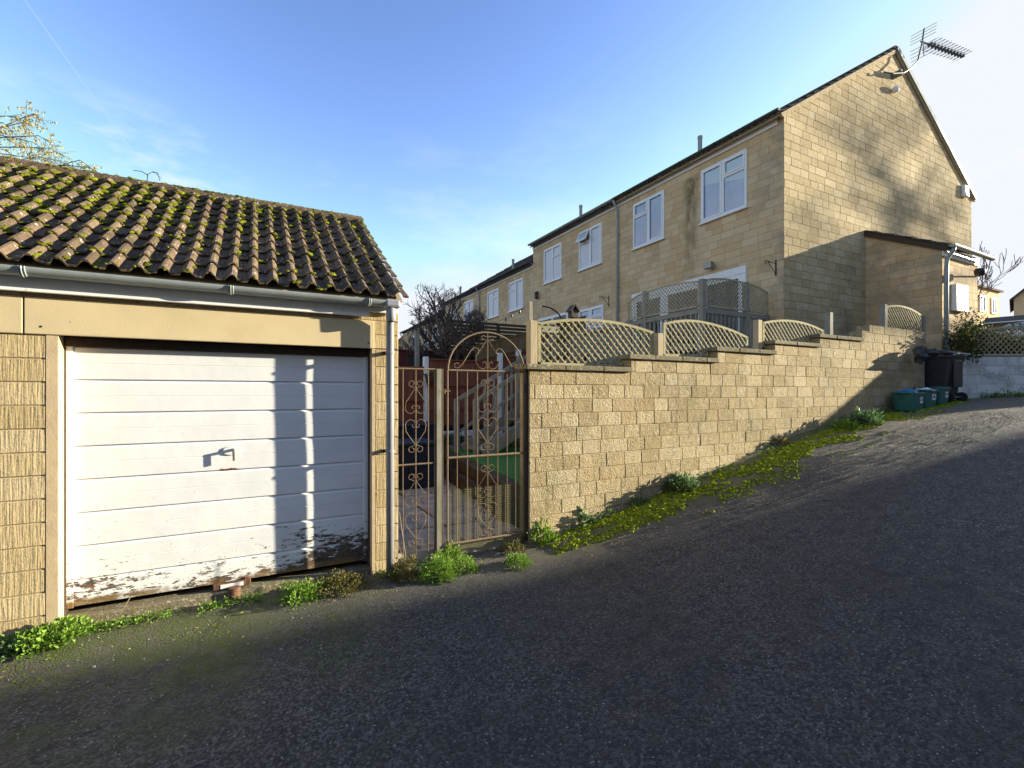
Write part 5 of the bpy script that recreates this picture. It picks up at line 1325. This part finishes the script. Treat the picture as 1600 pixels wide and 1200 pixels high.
# big bare tree up the road, outside the frame: it dapples the sunlit gable
rb2 = random.Random(19); bt2 = thing('bare_tree', (50.5, -3, .5), 'tall bare roadside tree uphill of the houses', 'tree'); tk = MB(); tw = MB(); tk.tube([(50.5,-3,.4),(50.6,-3,5),(50.4,-3,9)], [.42,.34,.28], 12)
for i in range(7): grow(tw, Vector((50.45,-3,5.6+i*.6)), (Vector((rb2.uniform(-1,1), rb2.uniform(-1,1), .75))).normalized(), 2.9, .21, 4, rb2, twist=.4, ratio=.70, nb=(2,3), upb=.10, taper=.6, minr=.02, seg=3)
tk.build('trunk', A['bark'], bt2, smooth=True); tw.build('crown', A['twig'], bt2)

# ------------------------------------------------------------------ DISTANT BUILDINGS
def far_house(label, base, U, w, d, ze, rise, z0, mat, wins, ridge='U', roofm=None, cat='house', name='house'):
    U = Vector(U).normalized(); Vv = Vector((-U.y, U.x, 0)); 
    if Vv.dot(fwd) < 0: Vv = -Vv
    B = Vector(base); P = lambda a, b, z: Vector((B.x, B.y, 0))+U*a+Vv*b+Vector((0,0,z))
    h = thing(name, (B.x, B.y, z0), label, cat); m = MB()
    m.mesh([P(a,b,z) for z in (z0, ze) for a, b in ((0,0),(w,0),(w,d),(0,d))], [(0,1,5,4),(1,2,6,5),(2,3,7,6),(3,0,4,7)])
    if ridge == 'U': rdg = [P(0,d/2,ze+rise), P(w,d/2,ze+rise)]; m.poly([P(0,0,ze),P(0,d,ze),rdg[0]]); m.poly([P(w,0,ze),rdg[1],P(w,d,ze)])
    else: rdg = [P(w/2,0,ze+rise), P(w/2,d,ze+rise)]; m.poly([P(0,0,ze),P(w,0,ze),rdg[0]]); m.poly([P(0,d,ze),rdg[1],P(w,d,ze)])
    m.build('wall', mat, h); r = MB(); o = .25; dn = Vector((0,0,-.14))
    def slab(q): r.mesh([p+Vector((0,0,.06)) for p in q]+[p+dn for p in q], [(0,1,2,3),(7,6,5,4),(0,4,5,1),(1,5,6,2),(2,6,7,3),(3,7,4,0)])
    k = rise/(d/2 if ridge == 'U' else w/2)*o
    if ridge == 'U':
        for s_ in (0,1): e = -o if s_ == 0 else d+o; slab([P(-o,e,ze-k), P(w+o,e,ze-k), P(w+o,d/2,ze+rise), P(-o,d/2,ze+rise)])
    else:
        for s_ in (0,1): e = -o if s_ == 0 else w+o; slab([P(e,-o,ze-k), P(e,d+o,ze-k), P(w/2,d+o,ze+rise), P(w/2,-o,ze+rise)])
    r.build('roof', roofm or A['house_tile'], h)
    f_ = MB(); f_.bar(P(-o,-.04,ze-.02), P(w+o,-.04,ze-.02), .06, .22); 
    if ridge == 'U': f_.build('fascia', A['upvc'], h)
    for (a, z, ww_, hh) in wins:
        x = MB(); c = [P(a,-.05,z),P(a+ww_,-.05,z),P(a+ww_,-.05,z+hh),P(a,-.05,z+hh)]; 
        for i in range(4): x.bar(c[i], c[(i+1)%4], .1, .1, (U.y,-U.x,0))
        x.bar(P(a+ww_*.5,-.05,z), P(a+ww_*.5,-.05,z+hh), .08, .08); o_ = x.build('window', A['upvc'], h)
        x = MB(); x.mesh([P(a,-.02,z),P(a+ww_,-.02,z),P(a+ww_,-.02,z+hh),P(a,-.02,z+hh)], [(0,1,2,3)]); x.mesh([P(a,.02,z),P(a+ww_,.02,z),P(a+ww_,.02,z+hh),P(a,.02,z+hh)], [(0,1,2,3)]); x.build('pane', A['glass'], o_)
    return h
q = onS(1520, 443, 49.4); far_house('distant low pitched block house beside the meter box wall', (q.x-3, q.y, 0), (1,0,0), 9.9, 7, 11.2, .5, 3.5, A['facade'], [(4.6,8.6,1.3,1.6),(7.6,8.6,1.3,1.6),(4.6,5.9,1.3,1.3),(7.6,5.6,1.2,1.9)])
q = onS(1584, 462, 40); far_house('distant house with a steep dark roof at the right edge', (q.x, q.y, 0), (.267,-.964,0), 7, 8, 8.0, 3.4, 3.0, A['facade'], [(1.6,5.6,1.2,1.4)], ridge='V', name='house')
q = onS(1545, 487, 34); far_house('low dark roofed outbuilding between the two distant houses', (q.x, q.y, 0), (.267,-.964,0), 5, 4, 4.9, .6, 2.6, A['facade'], [], name='outbuilding', cat='outbuilding')
q = onS(631, 525, 80); far_house('distant orange brick house with a white windowed gable', (q.x-3.0, q.y+1.6, 0), (.882,-.471,0), 6.6, 9, q.z-2.9, 2.9, -3, A['orange_brick'], [(1.0,4.6,1.4,1.3),(3.9,4.6,1.4,1.3),(2.4,6.0,1.5,.9)], ridge='V')
# white car
def car(o0, U, label):
    U = Vector(U).normalized(); Vv = Vector((-U.y, U.x, 0)); B = Vector(o0); t = thing('parked_car', tuple(B), label, 'car')
    prof = [(.0,.45),(.03,.72),(.35,.84),(1.05,.95),(1.25,1.0),(1.95,1.38),(2.4,1.46),(3.1,1.44),(3.7,1.25),(4.1,1.0),(4.25,.95),(4.3,.5),(4.2,.28),(.12,.28)]
    W_ = 1.75; m = MB(); rings = []
    for k, (yy, sc_) in enumerate(((0,.94),(.08,1.0),(W_-.08,1.0),(W_,.94))):
        rings.append([B+U*a+Vv*(yy+( .16*sm(.95,1.45,z)*(1 if yy < .9 else -1)))+Vector((0,0,.28+(z-.28)*sc_)) for a, z in prof])
    n = len(prof); vs = [p for r_ in rings for p in r_]; fs = [tuple(range(n))[::-1], tuple(3*n+i for i in range(n))]
    for k in range(3): fs += [(k*n+i, k*n+(i+1) % n, (k+1)*n+(i+1) % n, (k+1)*n+i) for i in range(n)]
    m.mesh(vs, fs); m.build('body', A['white_car'], t, bevel=.03)
    g_ = MB(); Q = lambda a, z, yy: B+U*a+Vv*yy+Vector((0,0,z))
    g_.mesh([Q(1.5,1.02,.055),Q(3.75,1.04,.055),Q(3.35,1.35,.13),Q(2.05,1.35,.13)], [(0,1,2,3)]); g_.mesh([Q(1.33,1.06,.2),Q(1.93,1.39,.28),Q(1.93,1.39,W_-.28),Q(1.33,1.06,W_-.2)], [(0,1,2,3)])
    g_.build('windows', A['car_glass'], t)
    for a in (.8, 3.45):
        for yy in (.02, W_-.2):
            w_ = MB(); n = 18; c = Q(a,.31,yy); rr_ = .31
            ring = lambda r_, d: [c+U*math.cos(6.283*i/n)*r_+Vector((0,0,1))*math.sin(6.283*i/n)*r_+Vv*d for i in range(n)]
            v = ring(.19,-.01)+ring(.31,-.01)+ring(.31,.19)+ring(.19,.19); w_.mesh(v, [(k*n+i, k*n+(i+1)%n, (k+1)*n+(i+1)%n, (k+1)*n+i) for k in range(3) for i in range(n)]); o_ = w_.build('wheel', A['rubber'], t)
            w_ = MB(); v = ring(.19,.0); w_.mesh(v+[c+Vv*.02], [(i,(i+1)%n,n) for i in range(n)]); w_.build('rim', A['steel'], o_)
q = onS(1560, 555, 20.0); car((q.x, q.y, 1.70), (.882,-.471,0), 'white car parked up the slope behind the whitewashed wall')
# ------------------------------------------------------------------ BINS and BOXES
def rrect(w, d, r, n=4):
    out = []
    for cx, cy, a0 in ((w/2-r, d/2-r, 0), (-w/2+r, d/2-r, 90), (-w/2+r, -d/2+r, 180), (w/2-r, -d/2+r, 270)):
        for i in range(n+1):
            a = math.radians(a0+90*i/n); out.append((cx+r*math.cos(a), cy+r*math.sin(a)))
    return out
def loft(mb, secs, capb=True, capt=True, tint=.5):
    n = len(secs[0][0]); vs = []
    for pts, z in secs: vs += [(p[0], p[1], z) for p in pts]
    fs = [(k*n+i, k*n+(i+1) % n, (k+1)*n+(i+1) % n, (k+1)*n+i) for k in range(len(secs)-1) for i in range(n)]
    if capb: fs.append(tuple(range(n))[::-1])
    if capt: fs.append(tuple((len(secs)-1)*n+i for i in range(n)))
    mb.mesh(vs, fs, tint)
def sub(o, t): o.parent = t; return o
def crate(x, y, rz, label, fill, stick=True, handle=False):
    z = G(x, y)+.012; t = thing('recycling_box', (x, y, z), label, 'recycling box', 'teal recycling boxes at the wall foot', math.radians(rz)); L, W_, H = .50, .36, .34
    m = MB(); sc = lambda k: rrect(L*k, W_*k, .035)
    loft(m, [(sc(.80),0),(sc(.82),.012),(sc(.95),H-.05),(sc(.955),H-.045),(sc(1.0),H-.045),(sc(1.01),H-.008),(sc(.99),H),(sc(.93),H),(sc(.90),H-.05),(sc(.77),.02)], True, True)
    m.build('body', A['teal'], t, local=True, bevel=.003)
    m = MB()
    for s in (-1, 1): m.tube([(s*L*.5, -.09, H-.03), (s*(L*.5+.045), -.075, H-.015), (s*(L*.5+.055), 0, H-.012), (s*(L*.5+.045), .075, H-.015), (s*L*.5, .09, H-.03)], .011, 6)
    m.build('handle', A['teal'], t, local=True, smooth=True)
    if handle:
        m = MB(); m.tube([(-L*.47, W_*.48, H-.06), (-L*.475, .1, .19), (-L*.475, -.08, H-.07)], .006, 6); m.build('strap', A['teal'], t, local=True)
    if stick:
        m = MB(); m.mesh([(.02,-W_*.452,.14),(.15,-W_*.452,.14),(.15,-W_*.468,.27),(.02,-W_*.468,.27),(.02,-W_*.45,.14),(.15,-W_*.45,.14),(.15,-W_*.466,.27),(.02,-W_*.466,.27)], [(0,1,2,3),(7,6,5,4)]); m.build('sticker', A['sticker'], t, local=True)
        m = MB(); m.box((.06,-W_*.47-.002,.18),(.11,-W_*.458,.225)); m.build('symbol', A['aerial'], t, local=True)
    return t, z+H
ct, zt = crate(10.60, 4.34, 4, 'leftmost teal recycling box, with a blue bag spilling over its rim', 0, stick=True, handle=True)
rc = random.Random(6); m = MB(); blob(m, Vector((10.60,4.36,zt-.02)), .19, .12, .06, amp=.6, rnd=rc); tag(m.build('plastic_bag', A['blue_bag'], smooth=True), 'crumpled blue plastic bag in the leftmost recycling box', 'bag')
ct, zt2 = crate(11.16, 4.37, -2, 'middle teal recycling box, holding white packaging', 0)
m = MB(); blob(m, Vector((11.10,4.36,zt2-.02)), .15, .11, .05, amp=.7, rnd=rc); tag(m.build('packaging', A['sticker'], smooth=True), 'crumpled white packaging in the middle recycling box', 'packaging')
m = MB(); m.lathe((10.98,4.40,zt2-.06), [(0,-.1),(.035,-.1),(.036,.06),(.014,.10),(.014,.13),(0,.13)], 12); tag(m.build('bottle', A['rust'], smooth=True), 'small brown bottle standing in the middle recycling box', 'bottle')
ct, zt3 = crate(11.70, 4.37, 3, 'rightmost teal recycling box, next to the wheelie bin', 0)
m = MB(); blob(m, Vector((11.70,4.37,zt3-.03)), .17, .11, .05, amp=.5, rnd=rc); tag(m.build('bag', A['black_plastic'], smooth=True), 'dark bag filling the rightmost recycling box', 'bag')
bx, by = 12.33, 4.53; bz = G(bx, by)+.01
wbn = thing('wheelie_bin', (bx, by, bz), 'black wheelie bin with its lid propped open by a bag', 'wheelie bin', None, math.radians(-3))
m = MB(); sh_ = lambda pts, dy: [(a, b+dy) for a, b in pts]
loft(m, [(sh_(rrect(.44,.46,.04),.03),.06),(sh_(rrect(.45,.48,.04),.03),.10),(sh_(rrect(.55,.62,.05),.0),.86),(sh_(rrect(.56,.63,.05),.0),.88),(sh_(rrect(.60,.67,.05),0),.885),(sh_(rrect(.60,.67,.05),0),.93),(sh_(rrect(.57,.64,.05),0),.935)])
m.build('body', A['black_plastic'], wbn, local=True, bevel=.006)
m = MB(); m.box((-.16,-.325,.30),(.16,-.29,.84)); m.build('back_panel', A['black_plastic'], wbn, local=True, bevel=.015)
M4 = Matrix.Translation((0,-.30,.95)) @ Matrix.Rotation(math.radians(5), 4, 'X')
m = MB(); 
secs = [(rrect(.60,.70,.06),0),(rrect(.61,.71,.06),.03),(rrect(.57,.66,.08),.055),(rrect(.40,.5,.1),.078)]
loft(m, secs); m.v = [tuple(M4 @ Vector((v[0], v[1]+.33, v[2]))) for v in m.v]; m.build('lid', A['black_plastic'], wbn, local=True, smooth=False, bevel=.006)
m = MB(); m.tube([(-.24,-.33,.93),(-.24,-.40,.955),(.24,-.40,.955),(.24,-.33,.93)], .016, 8); m.build('handle', A['gutter'], wbn, local=True)
m = MB(); m.tube([(-.27,-.26,.10),(.27,-.26,.10)], .012, 8); m.build('axle', A['steel'], wbn, local=True)
for s in (-1, 1):
    m = MB(); m.lathe((s*.255-.025, -.26, .10), [(.05,0),(.085,0),(.10,.01),(.10,.04),(.085,.05),(.05,.05)], 22, 'X'); w_ = m.build('wheel', A['rubber'], wbn, local=True)
    m = MB(); m.lathe((s*.255-.02, -.26, .10), [(0,.0),(.052,.0),(.052,.04),(0,.04)], 16, 'X'); m.build('hub', A['black_plastic'], w_, local=True)
q = onS(1440, 552, 9.15); m = MB(); blob(m, q, .13, .11, .12, amp=.8, rnd=rc); blob(m, q+Vector((.2,-.02,.0)), .14, .08, .07, amp=.8, rnd=rc); tag(m.build('rubbish_bag', A['black_plastic'], smooth=False, bevel=0), 'crumpled black rubbish bag bulging out under the bin lid', 'rubbish bag')

# ------------------------------------------------------------------ WEEDS
rg = random.Random(40)
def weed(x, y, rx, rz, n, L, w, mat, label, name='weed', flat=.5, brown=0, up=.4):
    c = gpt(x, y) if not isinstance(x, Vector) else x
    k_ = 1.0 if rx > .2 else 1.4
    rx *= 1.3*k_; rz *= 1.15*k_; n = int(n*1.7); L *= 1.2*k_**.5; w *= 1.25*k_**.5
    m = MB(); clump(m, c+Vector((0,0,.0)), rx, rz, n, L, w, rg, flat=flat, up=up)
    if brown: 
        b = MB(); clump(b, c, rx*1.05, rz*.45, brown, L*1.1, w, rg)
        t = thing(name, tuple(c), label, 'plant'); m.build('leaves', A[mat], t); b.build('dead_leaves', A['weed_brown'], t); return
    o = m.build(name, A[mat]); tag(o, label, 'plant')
weed(685, 905, .125, .16, 1300, .016, .010, 'weed', 'large bright green frilly weed in front of the iron gate')
weed(632, 905, .11, .15, 700, .017, .010, 'weed_brown', 'olive brown weed at the foot of the downpipe')
weed(726, 892, .10, .10, 520, .016, .010, 'weed', 'small bright green weed just right of the largest one')
weed(705, 876, .09, .12, 180, .034, .014, 'weed', 'broad leaved weed growing against the gate post', up=.8)
weed(808, 884, .10, .09, 620, .017, .008, 'weed', 'round bright green tuft on the tarmac below the gate hinge side')
weed(800, 862, .10, .09, 260, .020, .012, 'weed_brown', 'reddish straggly weed between the round tuft and the gate')
weed(846, 846, .10, .16, 110, .05, .022, 'weed', 'upright leafy weed at the corner of the block wall', up=1.0)
weed(905, 818, .12, .13, 120, .055, .026, 'weed_dark', 'blue green poppy like weed near the left end of the wall', up=.7, flat=.3)
weed(1062, 764, .24, .19, 420, .055, .025, 'weed_dark', 'largest grey green plant at the wall foot with dead brown leaves', brown=220)
weed(992, 789, .09, .06, 60, .045, .02, 'weed_dark', 'low sprig left of the largest plant at the wall foot')
weed(1350, 664, .26, .24, 420, .06, .028, 'weed_dark', 'leafy dark green plant just left of the recycling boxes')
weed(1322, 670, .16, .10, 110, .05, .025, 'weed', 'low bright shoots at the left edge of the leafy plant near the boxes')
weed(1214, 697, .12, .09, 90, .05, .02, 'weed_brown', 'small withered weed halfway up the wall foot')
weed(468, 938, .13, .11, 520, .019, .012, 'weed', 'bright green weed under the right half of the garage door')
weed(535, 922, .17, .11, 620, .018, .011, 'weed_brown', 'spreading olive weed at the right corner of the garage door')
weed(78, 1000, .17, .08, 700, .022, .016, 'weed', 'ivy like weed spreading from the left door post')
weed(30, 1013, .12, .055, 380, .022, .018, 'weed_dark', 'dark glossy weed at the base of the left block pier')
weed(735, 692, .3, .25, 500, .06, .03, 'evergreen', 'green ground plant at the far edge of the lawn', name='garden_plant') if False else None
for (p, rx, rz, n, mat, lb) in ((Vector((3.75,9.6,-1.1)), .45, .3, 900, 'weed_dark', 'green plant in the gravel bed before the white boards'), (Vector((4.6,8.9,-1.12)), .5, .25, 700, 'weed_brown', 'brown straggly planting beneath the garden stair'), (Vector((5.7,5.6,-1.0)), .7, 1.5, 2200, 'evergreen', 'shrub behind the first lattice panel'), (Vector((7.1,5.5,.0)), .5, .85, 1300, 'hedge', 'shrub behind the second lattice panel')):
    m = MB(); clump(m, p, rx, rz, n, .06, .03, rg); tag(m.build('garden_plant', A[mat]), lb, 'plant')
# dry stems
m = MB()
for (pts) in ([(180,960),(195,948),(205,930),(225,925)], [(625,905),(634,870),(628,830),(624,800)], [(628,905),(632,880),(622,850)], [(618,890),(640,905),(655,912)], [(880,852),(890,835),(905,828)], [(225,975),(250,955),(262,950)]):
    b_ = gpt(pts[0][0], pts[0][1]+4); s = (b_.x*fwd.x+b_.y*fwd.y); m.tube([onS(x, y, s) for x, y in pts], [.004]*(len(pts)-1)+[.002], 5)
tag(m.build('dry_stems', A['dead']), kind='stuff')
# low ground cover along the wall foot and the garage threshold: uncountable
m = MB()
for i in range(2600):
    x = rg.uniform(-1.7, 1.2); y = YG-abs(rg.gauss(.02, .07))-.02
    if noise.noise(Vector((x*3.1, 4, 1)))+.25*sm(1.2,-.2,x)-.05 < 0: continue
    z = G(x, y)+.01+abs(rg.gauss(0,.022)); leaf(m, Vector((x, y, z)), rv(rg)+Vector((0,-.2,.3)), rv(rg)*.5+Vector((0,0,1)), rg.uniform(.012,.032), rg.uniform(.01,.022), rg.random())
for i in range(1500):
    x = rg.uniform(2.6, 12); y = YG-abs(rg.gauss(.0, .06))-.02
    if noise.noise(Vector((x*2.3, 8, 1))) < .12: continue
    z = G(x, y)+.01+abs(rg.gauss(0,.03)); leaf(m, Vector((x, y, z)), rv(rg)+Vector((0,0,.5)), rv(rg)*.5+Vector((0,0,1)), rg.uniform(.02,.05), rg.uniform(.012,.025), rg.random())
for i in range(1200):
    t = rg.uniform(.3, 2.6); p = Wp(t, 0, -abs(rg.gauss(.05,.10))-.02); p.z = G(p.x, p.y)+.01+abs(rg.gauss(0,.05)); leaf(m, p, rv(rg)+Vector((0,0,.5)), rv(rg)*.5+Vector((0,0,1)), rg.uniform(.03,.06), rg.uniform(.015,.03), rg.random()*.6)
tag(m.build('ground_cover', A['weed']), kind='stuff')
# cushions of moss on the verge
m = MB(); k = 0
while k < 15000:
    x = rg.uniform(2.75, 13.2); wd = lerp(.40, .85, sm(3.0, 5.2, x))*lerp(1, .75, sm(7.5, 9.5, x))*lerp(1, .6, sm(11, 13, x)); d = abs(rg.gauss(0, .5))*wd+rg.uniform(0,.12); y = YG-.03-d
    if d > wd*1.25 or noise.noise(Vector((x*1.6, y*3.0, 2)))+.30+.5*noise.noise(Vector((x*9, y*9, 4))) < .35*d/wd+.06: continue
    k += 1; r0 = rg.uniform(.008, .026)*(1-.35*d/wd); blob(m, Vector((x, y, G(x,y)+.012*noise.noise(Vector((x*.7,y*.7,0)))+.006)), r0*rg.uniform(1,1.9), r0*rg.uniform(.8,1.3), r0*rg.uniform(.6,1.3), tint=rg.random(), amp=.6, rnd=rg, lo=True)
for i in range(900):
    x = rg.uniform(-1.8, 1.0); y = rg.gauss(4.05, .22)
    if noise.noise(Vector((x*1.8, y*2.5, 7))) < .12: continue
    r0 = rg.uniform(.004, .010); blob(m, Vector((x, y, G(x,y)+.005+.012*noise.noise(Vector((x*.7,y*.7,0))))), r0*1.6, r0, r0*.35, tint=rg.random()*.4, amp=.5, rnd=rg, lo=True)
tag(m.build('ground_moss', A['ground_moss'], smooth=True), kind='stuff')
# loose chippings on the tarmac
m = MB()
for i in range(1700):
    u_ = rg.random()
    if u_ < .55: x = rg.uniform(-1.8, 14); y = YG-.05-abs(rg.gauss(0, .7))
    else: x = rg.uniform(-2, 12); y = rg.uniform(-.6, 4.5)
    if .471*x+.882*y > 10.2: continue
    r0 = rg.uniform(.0018, .0050)*(1.8 if rg.random() < .07 else 1)*(1.5 if x > 5 else 1); blob(m, Vector((x, y, G(x,y)+.007+.012*noise.noise(Vector((x*.7,y*.7,0)))+r0*.3)), r0*1.4, r0, r0*.7, tint=rg.random(), amp=.5, rnd=rg, lo=True)
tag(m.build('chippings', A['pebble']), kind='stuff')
m = MB()
for i in range(9000):
    x = rg.uniform(3.2, 14); wd = lerp(.9, 1.7, sm(3.5, 8, x)); y = YG-.25-rg.random()**.8*wd
    if .471*x+.882*y > 10.2 or rg.random() > .35+noise.noise(Vector((x*1.5,y*1.5,5)))*1.3+.3: continue
    r0 = rg.uniform(.0025, .0065); blob(m, Vector((x, y, G(x,y)+.006+.012*noise.noise(Vector((x*.7,y*.7,0)))+r0*.35)), r0*1.3, r0, r0*.8, tint=rg.random(), amp=.5, rnd=rg, lo=True)
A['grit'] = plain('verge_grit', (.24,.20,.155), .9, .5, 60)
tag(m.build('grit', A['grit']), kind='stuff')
# fallen leaves
m = MB()
for i in range(70):
    x = rg.uniform(-1.7, 12); y = YG-.1-abs(rg.gauss(0, .6)); leaf(m, Vector((x, y, G(x,y)+.016)), Vector((rg.gauss(0,1), rg.gauss(0,1), .1)), Vector((0,0,1))+rv(rg)*.4, rg.uniform(.02,.045), rg.uniform(.015,.03), rg.random())
tag(m.build('fallen_leaves', A['yellow_leaf']), kind='stuff')
